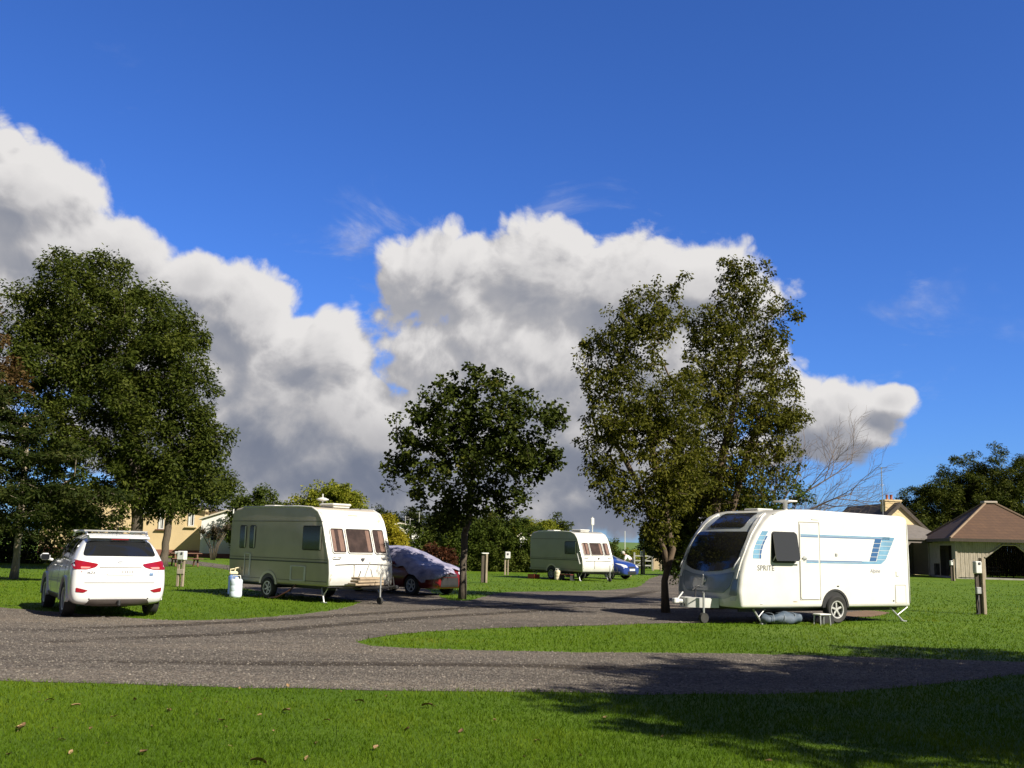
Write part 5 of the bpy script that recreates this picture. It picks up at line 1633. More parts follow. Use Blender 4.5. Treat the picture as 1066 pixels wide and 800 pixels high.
sm_full, sm_raw = car_mesh('body', SUV, WHITECAR, [(.86, .36, .405), (3.50, .36, .405)])
hx_, hy_ = -0.53, 0.848
s_org = Vector((-7.66, 20.1, 0))
suv = empty('car', s_org, math.atan2(hy_, hx_), 'white crossover car with red tail lights and a roof rack, parked half on the gravel', 'car')
body = link_obj('body', sm_full, suv)
bv = bvh_of(sm_raw)
panel('rear_window', GLASS, bv, rpoly([(-.70, 1.20), (.70, 1.20), (.60, 1.49), (-.60, 1.49)], .07), 'rear', .008, suv, 6, step=.08)
for (sd_, sg) in (('left', 1), ('right', -1)):
    panel('side_window', GLASS, bv, rpoly([(1.74, 1.10), (2.92, 1.07), (2.48, 1.47), (1.80, 1.545)], .05), sd_, .007, suv, 5, step=.08)
    panel('side_window', GLASS, bv, rpoly([(.98, 1.13), (1.66, 1.105), (1.72, 1.545), (1.06, 1.53)], .05), sd_, .007, suv, 5, step=.08)
    panel('side_window', GLASS, bv, rpoly([(.62, 1.22), (.90, 1.15), (.97, 1.51), (.72, 1.50)], .05), sd_, .007, suv, 4, step=.08)
    tl = panel('tail_light', LAMP_RED, bv, rpoly([(sg * .875, 1.13), (sg * .41, 1.045), (sg * .46, .985), (sg * .62, .94), (sg * .86, .945)], .04), 'rear', .014, suv, 5, step=.05)
    panel('lens_segment', smat('pink_lens', (.62, .22, .2), .15, coat=.7), bv, rpoly([(sg * .74, .99), (sg * .56, .985), (sg * .60, .955), (sg * .74, .955)], .012), 'rear', .020, tl, 3, step=.05)
    panel('reflector', LAMP_RED, bv, rpoly([(sg * .80, .60), (sg * .58, .545), (sg * .66, .50), (sg * .80, .515)], .02), 'rear', .012, suv, 3, step=.05)
    panel('headlight', LAMP_CLR, bv, rpoly([(sg * .82, .86), (sg * .45, .78), (sg * .5, .68), (sg * .78, .72)], .03), 'front', .012, suv, 4, step=.06)
    mm = MB(); mm.box((2.78, sg * 1.04, 1.13), (.13, .20, .15), None, .05); mm.tube([(2.80, sg * .88, 1.06), (2.79, sg * .98, 1.09)], .03, 6)
    mo = mm.build('wing_mirror', WHITECAR, suv, True, 40)
    box('mirror_glass', GLASS, (2.712, sg * 1.04, 1.13), (.006, .16, .11), mo, .002)
    for xd in (1.15, 2.0):
        hm = MB(); hm.box((xd + .1, sg * .915, .97), (.20, .035, .035), None, .014); hm.build('door_handle', WHITECAR, suv)
    gm_ = MB()
    for xs, z0, z1 in ((1.70, .40, 1.05), (2.62, .40, 1.0), (.98, .62, 1.08)):
        for q in range(6):
            zz0, zz1 = z0 + (z1 - z0) * q / 6, z0 + (z1 - z0) * (q + 1) / 6
            pts = []
            for zz in (zz0, zz1):
                h, nr, _, _ = bv.ray_cast(Vector((xs, sg * 9, zz)), Vector((0, -sg, 0)))
                pts.append(h + nr * -.001)
            gm_.tube(pts, .005, 4, False)
    gm_.build('door_gap', SEAM, suv)
    panel('sill', BROWNPL, bv, rpoly([(1.32, .29), (3.06, .29), (3.06, .40), (1.32, .40)], .03), sd_, .012, suv, 3)
    for xw in (.86, 3.50):
        am = MB(); am.prism([(xw + .445 * math.cos(R(a)), .36 + .445 * math.sin(R(a))) for a in range(-8, 189, 8)] + [(xw + .405 * math.cos(R(a)), .36 + .405 * math.sin(R(a))) for a in range(188, -9, -8)], 'Y', sg * .86, sg * .925)
        am.build('arch_trim', WHITECAR, suv)
        wheel(suv, (xw, sg * .80, .345), .345, .225, sg, 5)
cm = MB(); conform(cm, bv, rpoly([(-.62, .245), (.62, .245), (.54, .375), (-.54, .375)], .04), 'rear', .02, 5); cm.build('bumper_cladding', BROWNPL, suv, True, 40)
box('tow_bracket', BLACKPL, (-.03, 0, .30), (.10, .06, .12), suv, .02)
pl_ = MB(); conform(pl_, bv, rr(-.26, .26, .845, .945, .015), 'rear', .014, 3); npm = pl_.build('number_plate', PLASTIC, suv)
sm_ = MB()
for k in range(5):
    conform(sm_, bv, rr(-.23 + k * .045, -.20 + k * .045, .87, .92, .004), 'rear', .018, 1)
sm_.build('plate_mark', smat('plate_grey', (.12, .12, .12), .5), npm)
gr = MB(); conform(gr, bv, rr(-.40, .40, .975, .99, .004), 'rear', .012, 2, step=.06); gr.build('tailgate_grip', SEAM, suv)
gr = MB(); conform(gr, bv, rr(-.66, .66, .685, .697, .004), 'rear', .006, 2, step=.05); gr.build('tailgate_gap', SEAM, suv)
em = MB(); conform(em, bv, [( .05 * math.cos(R(a)) , 1.085 + .028 * math.sin(R(a))) for a in range(0, 360, 24)], 'rear', .014, 2, step=.5); em.build('emblem', SILVER, suv)
em = MB(); conform(em, bv, [( .27 + .045 * math.cos(R(a)) , .905 + .04 * math.sin(R(a))) for a in range(0, 360, 30)], 'rear', .010, 2, step=.5); em.build('tailgate_lock', GALV, suv)
def rear_text(body, size, y, z, x):
    M = Matrix(((0, 0, -1, x), (-1, 0, 0, y), (0, 1, 0, z), (0, 0, 0, 1)))
    return text_mesh('lettering', body, size, GREYTXT, suv, M, .004)
h, nr, _, _ = bv.ray_cast(Vector((-9, .5, .90)), Vector((1, 0, 0)))
rear_text('ix35', .085, .62, .865, h.x - .012)
bm_ = MB(); conform(bm_, bv, rr(-.62, -.55, .83, .89, .01), 'rear', .010, 2, step=.2); bm_.build('badge', STRIPE_M, suv)
for yy in (-.36, .36):
    sn = MB(); sn.lathe([(0, -.012), (.018, -.012), (.02, .01)], (.022, yy, .46), 10, 'X'); sn.build('parking_sensor', GREYTXT, suv)
# spoiler lip with brake light
sp2 = MB(); sp2.prism([(.34, 1.555), (.44, 1.53), (.70, 1.60), (.70, 1.64), (.44, 1.60)], 'Y', -.58, .58); spo = sp2.build('spoiler', WHITECAR, suv)
box('brake_light', LAMP_RED, (.385, 0, 1.535), (.06, .34, .028), spo, .008)
# roof rack: two rails, front and rear bars, a flat tray
for s in (-1, 1):
    rl = MB(); rl.tube([(.62, s * .585, 1.60), (.72, s * .585, 1.66), (1.4, s * .58, 1.695), (2.2, s * .57, 1.675), (2.42, s * .565, 1.60)], .022, 8); rl.build('roof_rail', SILVER, suv, True)
rk = MB()
rk.box((.86, 0, 1.70), (.10, 1.26, .028), None, .010)
rk.box((2.1, 0, 1.70), (.08, 1.26, .028), None, .010)
for s in (-1, 1):
    rk.box((.86, s * .59, 1.69), (.09, .05, .05), None, .01); rk.box((2.1, s * .59, 1.69), (.09, .05, .05), None, .01)
rk.build('roof_rack', smat('pale_aluminium', (.46, .46, .45), .45, metal=.5), suv)
an = MB(); an.tube([(.78, 0, 1.64), (.60, 0, 1.86)], .006, 5); an.build('aerial', BLACKPL, suv)
wp = MB(); wp.tube([(.235, -.02, 1.185), (.30, .30, 1.22)], .010, 5); wp.build('wiper', BLACKPL, suv)
panel('windscreen', GLASS, bv, rpoly([(-.66, 1.17), (.66, 1.17), (.54, 1.50), (-.54, 1.50)], .06), 'front', .008, suv, 6)
panel('grille', BLACKPL, bv, rr(-.42, .42, .55, .70, .05), 'front', .010, suv, 4)

HATCH = [(0, .36, .6, .68, .40, .72, .55, .70, .72, .66, .76, .77), (.06, .24, .70, .80, .30, .84, .55, .82, .84, .74, .90, .92), (.22, .20, .72, .84, .3, .86, .6, .83, .92, .70, 1.06, 1.09), (.55, .20, .72, .85, .3, .865, .62, .82, .94, .58, 1.34, 1.38),
         (1.0, .20, .72, .85, .3, .865, .62, .82, .93, .57, 1.38, 1.44), (1.9, .20, .72, .85, .3, .865, .62, .82, .91, .57, 1.38, 1.46), (2.4, .20, .72, .85, .3, .865, .62, .82, .90, .56, 1.33, 1.41), (3.1, .20, .72, .85, .3, .865, .62, .82, .88, .68, 1.0, 1.04),
         (3.6, .20, .72, .85, .3, .86, .6, .80, .82, .66, .90, .94), (4.0, .20, .70, .82, .3, .83, .55, .78, .72, .6, .80, .84), (4.17, .22, .62, .74, .3, .77, .5, .74, .62, .6, .66, .68), (4.2, .34, .5, .62, .38, .66, .5, .64, .56, .5, .59, .60)]
def hatchback(loc, rz, label, paint, covered):
    full, raw = car_mesh('body', HATCH, paint, [(.78, .31, .35), (3.32, .31, .35)])
    root = empty('car', loc, rz, label, 'car')
    link_obj('body', full, root)
    bv = bvh_of(raw)
    for (sd_, sg) in (('left', 1), ('right', -1)):
        panel('side_window', GLASS, bv, rpoly([(1.62, .98), (2.85, .95), (2.35, 1.31), (1.68, 1.35)], .05), sd_, .007, root, 4, step=.1)
        panel('side_window', GLASS, bv, rpoly([(.75, 1.02), (1.55, .985), (1.60, 1.35), (.90, 1.32)], .05), sd_, .007, root, 4, step=.1)
        panel('headlight', LAMP_CLR, bv, rpoly([(sg * .78, .82), (sg * .42, .70), (sg * .46, .60), (sg * .74, .63)], .04), 'front', .012, root, 4, step=.06)
        panel('tail_light', LAMP_RED, bv, rpoly([(sg * .80, .95), (sg * .55, .93), (sg * .58, .75), (sg * .80, .75)], .03), 'rear', .010, root, 3, step=.08)
        mm = MB(); mm.box((2.62, sg * .97, .98), (.11, .17, .12), None, .04); mm.tube([(2.63, sg * .83, .93), (2.62, sg * .92, .95)], .025, 6); mm.build('wing_mirror', paint, root, True, 40)
        for xw in (.78, 3.32): wheel(root, (xw, sg * .76, .305), .305, .19, sg, 5)
    panel('windscreen', GLASS, bv, rpoly([(-.62, 1.05), (.62, 1.05), (.50, 1.35), (-.50, 1.35)], .06), 'front', .008, root, 5)
    panel('rear_window', GLASS, bv, rpoly([(-.58, 1.08), (.58, 1.08), (.50, 1.33), (-.50, 1.33)], .06), 'rear', .008, root, 5)
    panel('grille', BLACKPL, bv, rpoly([(-.36, .56), (.36, .56), (.40, .28), (-.40, .28)] if covered else [(-.44, .42), (.44, .42), (.38, .28), (-.38, .28)], .04), 'front', .010, root, 4)
    panel('grille', BLACKPL, bv, rpoly([(-.34, .66), (.34, .66), (.30, .58), (-.30, .58)], .02), 'front', .010, root, 3)
    if not covered: panel('number_plate', PLASTIC, bv, rr(-.26, .26, .45, .55, .015), 'front', .018, root, 3)
    if covered:
        lv, _ = car_mesh('cover', HATCH, paint, [], 4)
        bm = bmesh.new(); bm.from_mesh(lv)
        dead = []
        for f in bm.faces:
            c = f.calc_center_median()
            side = abs(c.y) / .86
            hem = .60 + .10 * math.sin(c.x * 5.1) + .06 * math.sin(c.x * 13)
            if c.x > 2.0: hem = .86 - .42 * min(1, max(0, (c.x - 2.9) / .95)) + .03 * math.sin(c.x * 11)
            if c.x > 3.98: hem = .50 + .30 * (1 - abs(c.y) / .8) * .6 + (.16 if c.y > .2 else 0)
            if c.z < hem: dead.append(f)
        bmesh.ops.delete(bm, geom=dead, context='FACES')
        bm.normal_update()
        for v in bm.verts:
            w_ = mnoise.noise(Vector((v.co.x * 1.6, v.co.y * 1.6, v.co.z * 4))) * .03 + mnoise.noise(Vector((v.co.x * 5, v.co.y * 5, v.co.z * 2.0 + 4))) * .014
            low = max(0, 1.0 - v.co.z)
            v.co += v.normal * (.045 + w_ + low * .06 * (1 + .6 * math.sin(v.co.x * 9 + v.co.y * 7)))
        me = bpy.data.meshes.new('car_cover'); bm.to_mesh(me); bm.free()
        me.materials.clear(); me.materials.append(smat('silver_blue_cover', (.36, .335, .42), .5, metal=.15, dirt_or_dapple=(.10, .11, .20), dscale=3.6, damt=1.0, bmp=.6, bscale=6))  # strong mottle puts dappled tree light into the cover's colour
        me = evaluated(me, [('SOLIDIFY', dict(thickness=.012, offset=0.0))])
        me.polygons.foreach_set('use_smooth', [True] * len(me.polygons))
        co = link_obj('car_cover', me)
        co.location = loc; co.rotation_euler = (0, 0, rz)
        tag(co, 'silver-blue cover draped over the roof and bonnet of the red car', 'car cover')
    return root
f41 = Vector((math.cos(R(41)), -math.sin(R(41)), 0)); l41 = Vector((-f41.y, f41.x, 0))
c_ = P(448, 600, 31.0); c_.z = 0
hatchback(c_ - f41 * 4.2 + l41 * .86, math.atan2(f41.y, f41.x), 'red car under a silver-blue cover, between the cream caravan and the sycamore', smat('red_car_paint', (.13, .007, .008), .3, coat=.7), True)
f38 = Vector((math.cos(R(38)), -math.sin(R(38)), 0)); l38 = Vector((-f38.y, f38.x, 0))
c_ = P(649, 590, 51.5); c_.z = 0
hatchback(c_ - f38 * 4.2 + l38 * .86, math.atan2(f38.y, f38.x), 'dark blue hatchback parked behind the nose of the small white caravan', smat('blue_car_paint', (.018, .04, .20), .25, coat=.8), False)

# ------------------------------------------------------------------ service posts
def hookup(px, py, h, label, kind):
    g = G(px, py)
    yaw = {'twin': -.25, 'plain': .35, 'single': .1, 'board': .2, 'small': .2}[kind]
    root = empty('service_post', g, yaw, label, 'service post', 'service posts on the lawns')
    if kind == 'twin':
        for sx in (-.085, .085):
            box('post', WOOD_OLD, (sx, 0, h * .42), (.085, .085, h * .84), root, .01)
        box('cross_board', WOOD_GREY, (0.02, -.055, h * .42), (.26, .025, .16), root, .006)
        b = box('box', PLASTIC, (.03, -.02, h * .86), (.27, .18, .30), root, .02)
        box('lid', PLASTIC, (.03, -.12, h * .86), (.25, .03, .27), b, .012)
        box('socket', GREYTXT, (.07, -.14, h * .92), (.07, .02, .08), b, .01)
        wg = MB(); wg.box((-.18, 0, h * .93), (.16, .10, .10), None, .02); wg.build('box', PLASTIC, root)
    elif kind == 'plain':
        box('post', WOOD_OLD, (.07, 0, h * .5), (.09, .16, h), root, .01)
        box('board', WOOD_DARK, (-.06, .02, h * .46), (.16, .05, h * .9), root, .006)
        box('cap', PLASTIC, (.0, 0, h - .02), (.30, .18, .05), root, .008)
    elif kind == 'single':
        box('post', WOOD_OLD, (-.10, 0, h * .36), (.09, .09, h * .72), root, .01)
        box('post', WOOD_OLD, (.06, .02, h * .36), (.07, .07, h * .72), root, .01)
        b = box('box', PLASTIC, (.02, -.04, h * .84), (.28, .20, .36), root, .02)
        box('socket', GREYTXT, (.02, -.146, h * .88), (.10, .02, .10), b, .01)
    else:
        s = 1 if kind == 'board' else .9
        box('post', WOOD_OLD, (.09, 0, h * .5), (.10 * s, .15, h), root, .012)
        box('back_board', WOOD_DARK, (-.05, .03, h * .36), (.14, .05, h * .72), root, .006)
        b = box('box', PLASTIC, (-.075, -.03, h * .83), (.20 * s, .16, .34 * s), root, .02)
        box('socket', GREYTXT, (-.06, -.12, h * .9), (.07, .02, .07), b, .01)
        if kind == 'board':
            box('meter', GALV, (-.06, -.01, h * .42), (.15, .09, .19), root, .015)
            cb = MB(); cb.tube([(-.08, -.02, h * .34), (-.10, -.05, h * .2), (-.09, -.02, .02), (-.2, -.04, .01)], .022, 6); cb.build('cable', BLACKPL, root, True)
    return root
hookup(187, 611, 1.18, 'two-legged wooden service post with a white box, right of the white car', 'twin')
hookup(504, 607, 1.26, 'boxless brown service post on the lawn just right of the sycamore trunk', 'plain')
hookup(527.5, 599, 1.28, 'thin service post with a white box before the tall hedge', 'single')
hookup(1021.5, 640, 1.56, 'tall weathered service post with a white box and meter, before the shelter arch', 'board')
hookup(992, 605, 1.38, 'small far service post before the pale shelter boards', 'small')
hookup(669, 598, 1.55, 'dark far service post beside the white gate', 'small')

# ------------------------------------------------------------------ buildings
def wpt(px, py, Y): return P(px, py, Y)

# yellow house: gable wall towards us
Yh = 87.0
xl = P(40, 570, Yh).x; xr = P(211, 570, Yh).x; xa = P(104, 570, Yh).x
house = empty('house', (xl, Yh, 0), 0, 'yellow rendered house with a red-brown plinth, seen below the tall tree', 'house')
Wd = xr - xl; ap = xa - xl
za, zr, zl = 5.25, 4.0, 4.5
mb = MB(); mb.prism([(0, .55), (Wd, .55), (Wd, zr), (ap, za), (0, zl)], 'Y', 0, 9); mb.build('wall', RENDER_Y, house)
mb = MB(); mb.box((Wd / 2, 4.5, .275), (Wd + .08, 9.08, .55)); mb.build('plinth', PLINTH, house)
mb = MB(); mb.prism([(ap, za + .02), (Wd + .35, zr - .05), (Wd + .35, zr + .13), (ap, za + .22), (-.35, zl + .12), (-.35, zl - .06)], 'Y', -.3, 9.3); mb.build('roof', ROOF_SLATE, house)
mb = MB(); mb.prism([(ap, za + .03), (Wd + .36, zr - .14), (Wd + .36, zr + .02), (ap, za + .17), (-.36, zl + .02), (-.36, zl - .14)], 'Y', -.34, -.31); mb.build('barge_board', RENDER_C, house)
for (p0, p1, q0, q1) in ((196, 203, 534, 548), (165, 172, 531, 551), (146, 159, 528, 535)):
    a, b = P(p0, q1, Yh), P(p1, q0, Yh)
    w_ = empty('window', ((a.x + b.x) / 2 - xl, 0, (a.z + b.z) / 2), parent=house)
    ww, hh = b.x - a.x, b.z - a.z
    box('pane', GLASS, (0, -.03, 0), (ww, .04, hh), w_)
    fm = MB()
    for (cx, cz, dx, dz) in ((-ww / 2 + .04, 0, .08, hh), (ww / 2 - .04, 0, .08, hh), (0, hh / 2 - .04, ww - .16, .08), (0, -hh / 2 + .04, ww - .16, .08), (0, 0, .06, hh - .16)):
        fm.box((cx, -.06, cz), (dx, .06, dz))
    fm.build('frame', PLASTIC, w_)
    cu = MB(); cu.box((-ww * .2, -.055, 0), (ww * .35, .006, hh - .18)); cu.build('curtain', PLASTIC, w_)
    box('sill', WOOD_BROWN if p0 == 165 else RENDER_C, (0, -.10, -hh / 2 - .06), (ww + .5, .2, .1), w_)

def mobile_home(loc, w, d, h, rise, label, wins, poles=()):
    root = empty('mobile_home', loc, 0, label, 'mobile home')
    mb = MB(); mb.prism([(0, .35), (w, .35), (w, h), (w / 2, h + rise), (0, h)], 'Y', 0, d); mb.build('wall', RENDER_W, root)
    mb = MB(); mb.prism([(-.2, h - .03), (w / 2, h + rise + .02), (w + .2, h - .03), (w + .2, h + .09), (w / 2, h + rise + .14), (-.2, h + .09)], 'Y', -.2, d + .2); mb.build('roof', CREAM, root)
    mb = MB(); mb.box((w / 2, d / 2, .18), (w - .1, d - .1, .36)); mb.build('skirt', PLINTH, root)
    for (x, z, ww, hh) in wins:
        wo = MB(); wo.box((x, -.02, z), (ww + .14, .06, hh + .14)); wf = wo.build('window', PLASTIC, root)
        box('pane', GLASS, (x, -.055, z), (ww, .02, hh), wf)
        box('frame', PLASTIC, (x, -.07, z), (.05, .03, hh), wf)
    for (x, h0, h1) in poles:
        pm = MB(); pm.tube([(x, d * .3, h0), (x, d * .3, h1)], .035, 6); pm.box((x, d * .3, h1 - .1), (.7, .03, .03)); pm.build('aerial', GALV, root)
    return root
p0, p1 = P(208, 570, 84.5), P(262, 570, 84.5)
mobile_home((p0.x, 84.5, 0), p1.x - p0.x, 9, 3.15, .75, 'white mobile home with a cream roof beside the yellow house', [(1.15, 2.0, .5, 1.1), (2.3, 2.2, .7, .9), (3.6, 2.0, .7, 1.0)])
p0, p1 = P(398, 570, 92), P(433, 570, 92)
mobile_home((p0.x, 92, 0), p1.x - p0.x, 8, 2.95, .35, 'white mobile home with aerials showing above the golden bush', [(2.45, 2.15, .35, .8), (1.0, 2.1, .7, .8)], ((1.75, 3.2, 4.1), (2.2, 3.2, 3.9), (3.05, 2.9, 4.5)))
p0, p1 = P(541, 570, 72), P(549, 570, 72)
mobile_home((p0.x, 72, 0), p1.x - p0.x + .2, 5, 2.2, .35, 'little white-walled hut just showing at the end of the tall hedge', [(.4, 1.7, .22, .5)])

# picnic table before the yellow house
def picnic(loc, rz, label, group=None, mat=WOOD_BROWN):
    t = empty('picnic_table', loc, rz, label, 'picnic table', group)
    mb = MB()
    for i in range(4): mb.box((0, -.28 + i * .185, .74), (1.7, .17, .04))
    mb.build('tabletop', mat, t)
    for s in (-1, 1):
        mb = MB(); mb.box((0, s * .70, .45), (1.7, .26, .04)); mb.build('bench', mat, t)
    for s in (-1, 1):
        mb = MB(); mb.tube([(s * .6, -.25, .72), (s * .6, -.62, 0)], .05, 6); mb.tube([(s * .6, .25, .72), (s * .6, .62, 0)], .05, 6); mb.box((s * .6, 0, .41), (.06, 1.5, .09)); mb.build('leg', mat, t)
    return t
g = P(193, 578, 57.0); g.z = 0
picnic((g.x, g.y, 0), .5, 'brown picnic table on the grass before the yellow house')

# house with the chimney
Yc = 83.0
xr_ = P(938, 570, Yc).x
hw = 3.3
hz = 2.75; rz_ = P(938, 524, Yc).z
ch_house = empty('house', (xr_, Yc, 0), R(7), 'cream gabled house with a chimney, standing behind the modern caravan rear', 'house')
mb = MB(); mb.prism([(-hw, 0), (hw, 0), (hw, hz), (0, rz_ - .15), (-hw, hz)], 'Y', 0, 9); mb.build('wall', RENDER_C, ch_house)
sl = (rz_ - hz) / hw
mb = MB(); mb.prism([(0, rz_ - .12), (hw + .45, hz - .45 * sl + .03), (hw + .45, hz - .45 * sl + .18), (0, rz_ + .06), (-hw - .45, hz - .45 * sl + .18), (-hw - .45, hz - .45 * sl + .03)], 'Y', -.14, 9.3)
ro = mb.build('roof', ROOF_SLATE, ch_house)
mb = MB(); mb.prism([(0, rz_ - .32), (hw + .47, hz - .47 * sl - .14), (hw + .47, hz - .47 * sl + .10), (0, rz_ - .02), (-hw - .47, hz - .47 * sl + .10), (-hw - .47, hz - .47 * sl - .14)], 'Y', -.18, -.145); mb.build('barge_board', WOOD_DARK, ro)
ca, cb_ = P(921.5, 533, Yc + 1), P(938.5, 518, Yc + 1)
cx0, cx1 = ca.x - xr_, cb_.x - xr_
mb = MB(); mb.box(((cx0 + cx1) / 2, 1.2, 4.9), (cx1 - cx0, .8, 2.2)); mb.box(((cx0 + cx1) / 2, 1.2, 6.06), (cx1 - cx0 + .12, .92, .14))
chm = mb.build('chimney', RENDER_Y, ro)
for k in (-.33, .05):
    mb = MB(); mb.lathe([(.12, 0), (.13, .05), (.10, .1), (.11, .40), (.13, .44), (.09, .44)], ((cx0 + cx1) / 2 + k, 1.2, 6.12), 12); mb.build('chimney_pot', TERRACOTTA, chm, True, 40)
wb = MB(); wb.box((hw * .42, -.03, 3.6), (.14, .08, .20)); wb.build('vent', PLASTIC, ch_house)
# open-fronted lean-to on its near side
lx0, lx1 = P(930, 570, 78).x - xr_, P(979, 570, 78).x - xr_
lt = MB(); lt.prism([(-5.2, 2.75), (-.02, 3.95), (-.02, 4.07), (-5.2, 2.87)], 'X', lx0, lx1 + .25); lto = lt.build('porch_roof', smat('grey_felt', (.17, .15, .135), .9, dirt_or_dapple=(.11, .10, .09), damt=.8), ch_house)
mb = MB(); mb.box((lx1, -2.55, 1.4), (.2, 4.9, 2.75)); mb.box(((lx0 + lx1) / 2, -.06, 1.4), (lx1 - lx0, .08, 2.7)); mb.build('porch_wall', smat('shaded_grey_render', (.19, .17, .15), .9), ch_house)  # porch walls coloured dim grey to stand for shade
mb = MB(); mb.box((lx1 - .62, -5.0, 1.32), (1.1, .12, 2.6)); mb.box(((lx0 + lx1) / 2, -5.0, 2.66), (lx1 - lx0, .14, .26)); mb.box((lx0 + .1, -5.0, 1.3), (.18, .14, 2.5)); mb.build('porch_front', smat('shaded_grey_render2', (.20, .175, .155), .9, dirt_or_dapple=(.13, .115, .10), damt=.8), ch_house)  # shade on the front wall is put into its grey colour
box('door', smat('brown_grey_door', (.10, .085, .075), .7), (lx1 - .62, -5.08, 1.05), (.82, .05, 2.05), ch_house, .01)
# television aerial
pa = P(920.5, 533, Yc)
ta = empty('television_aerial', (pa.x, Yc + .3, 3.4), 0, 'thin television aerial mast beside the chimney', 'aerial')
top_ = P(920, 486, Yc).z - 3.4
mb = MB(); mb.tube([(0, 0, 0), (0, 0, top_)], .035, 6); mb.build('mast', GALV, ta)
mb = MB(); mb.tube([(-.25, -.3, top_ - .1), (.4, .5, top_ - .05)], .02, 5)
for k in range(6):
    t = k / 5; c = Vector((-.25, -.3, top_ - .1)).lerp(Vector((.4, .5, top_ - .05)), t); mb.tube([c + Vector((-.25, .2, 0)), c + Vector((.25, -.2, 0))], .012, 4)
mb.tube([(-.2, 0, top_ * .72), (.2, .1, top_ * .72)], .02, 5)
mb.build('antenna', GALV, ta)

# wooden shelter with a tiled pyramid roof
sc_ = P(995, 570, 72.0); sa = R(-8)
sh = empty('shelter', (sc_.x, 72.0, 0), sa, 'wooden shelter with a brown tiled pyramid roof and an arched opening', 'shelter')
S = 7.0
def boards(mb, poly_fn, axis, pos, u0, u1, wd=.145):
    u = u0; k = 0
    while u < u1 - .01:
        v = min(u + wd - .012, u1)
        for (z0a, z0b, z1a, z1b) in poly_fn(u, v):
            off = .012 * (k % 2)
            if axis == 'Y': mb.prism([(u, z0a), (v, z0b), (v, z1b), (u, z1a)], 'Y', pos + off, pos + off + .035)
            else: mb.prism([(u, z0a), (v, z0b), (v, z1b), (u, z1a)], 'X', pos + off, pos + off + .035)
        u += wd; k += 1
arch = [(1.95, 0.0), (1.95, 1.50), (3.15, 2.42), (4.05, 2.42), (5.15, 1.50), (5.15, 0)]
def arch_z(u):
    if u <= 1.95 or u >= 5.15: return 0.0
    if u < 3.15: return 1.50 + (u - 1.95) / 1.2 * .92
    if u > 4.05: return 2.42 - (u - 4.05) / 1.1 * .92
    return 2.42
WALLH = 2.80
mb = MB(); boards(mb, lambda u, v: [(.12 if not 1.95 < (u + v) / 2 < 5.15 else arch_z(max(1.951, min(5.149, u))), .12 if not 1.95 < (u + v) / 2 < 5.15 else arch_z(max(1.951, min(5.149, v))), WALLH, WALLH)], 'Y', 0, 0, S); mb.build('wall', WOOD_GREY, sh)
mb = MB(); boards(mb, lambda u, v: [(1.0 if 1.4 < u < 3.2 or 4.2 < u < 5.8 else .12, 1.0 if 1.4 < u < 3.2 or 4.2 < u < 5.8 else .12, WALLH, WALLH)] if not (1.0 < u < 4.0) else [(2.35, 2.35, WALLH, WALLH)], 'X', 0, .06, S); mb.build('wall', WOOD_GREY, sh)
mb = MB(); boards(mb, lambda u, v: [(.12, .12, WALLH, WALLH)], 'X', S - .04, .06, S); mb.build('wall', WOOD_GREY, sh)
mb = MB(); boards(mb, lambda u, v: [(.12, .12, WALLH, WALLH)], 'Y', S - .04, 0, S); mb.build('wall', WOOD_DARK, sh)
mb = MB()
for (x, y) in ((.0, -.02), (S, -.02), (0, S), (S, S), (1.9, .06), (5.2, .06)): box('post', WOOD_GREY, (x, y + .03, 1.4), (.13, .13, 2.8), sh)
for a, b in zip(arch[1:], arch[2:-1]):
    mb.tube([(a[0], -.03, a[1] + .04), (b[0], -.03, b[1] + .04)], .06, 4)
mb.build('arch_trim', WOOD_GREY, sh)
mb = MB(); mb.box((S / 2, S / 2, .05), (S - .1, S - .1, .1)); mb.build('base', CONCRETE, sh)
ov = .5; ze = 2.76; zt_ = P(1031, 524, 75).z - .05; cp = .32
V = []; F = []
for (r_, z_) in ((S / 2 + ov, ze), (S / 2 + ov, ze + .06), (cp, zt_)):
    for (sx, sy) in ((-1, -1), (1, -1), (1, 1), (-1, 1)): V.append((S / 2 + sx * r_, S / 2 + sy * r_, z_))
for j in range(2):
    for k in range(4): F.append((j * 4 + k, j * 4 + (k + 1) % 4, j * 4 + 4 + (k + 1) % 4, j * 4 + 4 + k))
F += [(3, 2, 1, 0), (8, 9, 10, 11)]
mb = MB(); mb.add(V, F); rf = mb.build('roof', ROOF_BROWN, sh)
mb = MB()
for (sx, sy) in ((-1, -1), (1, -1), (1, 1), (-1, 1)):
    mb.tube([(S / 2 + sx * (S / 2 + ov - .02), S / 2 + sy * (S / 2 + ov - .02), ze + .10), (S / 2 + sx * cp, S / 2 + sy * cp, zt_ + .03)], .085, 6)
mb.build('hip_tiles', smat('sandy_hip_tiles', (.24, .17, .11), .85, dirt_or_dapple=(.15, .1, .07), damt=.8), rf)
mb = MB(); mb.box((S / 2, S / 2, zt_ + .10), (.95, .95, .16), None, .03); mb.build('cap', smat('pale_cap', (.42, .36, .30), .8), rf)
mb = MB()
for (cx, cy, dx, dy) in ((S / 2, -ov - .02, S + 2 * ov + .08, .04), (S / 2, S + ov + .02, S + 2 * ov + .08, .04), (-ov - .02, S / 2, .04, S + 2 * ov), (S + ov + .02, S / 2, .04, S + 2 * ov)): mb.box((cx, cy, ze - .03), (dx, dy, .22))
mb.build('fascia', WOOD_DARK, rf)
q = Matrix.Rotation(sa, 4, 'Z')
for (x, y, lb) in ((3.0, 3.0, 'dark picnic table inside the shelter, seen through the arched opening'), (4.6, 4.9, 'dark picnic table at the back of the shelter interior')):
    v_ = q @ Vector((x, y, 0))
    picnic((sc_.x + v_.x, 72 + v_.y, .10), sa + .1, lb, None, WOOD_DARK)

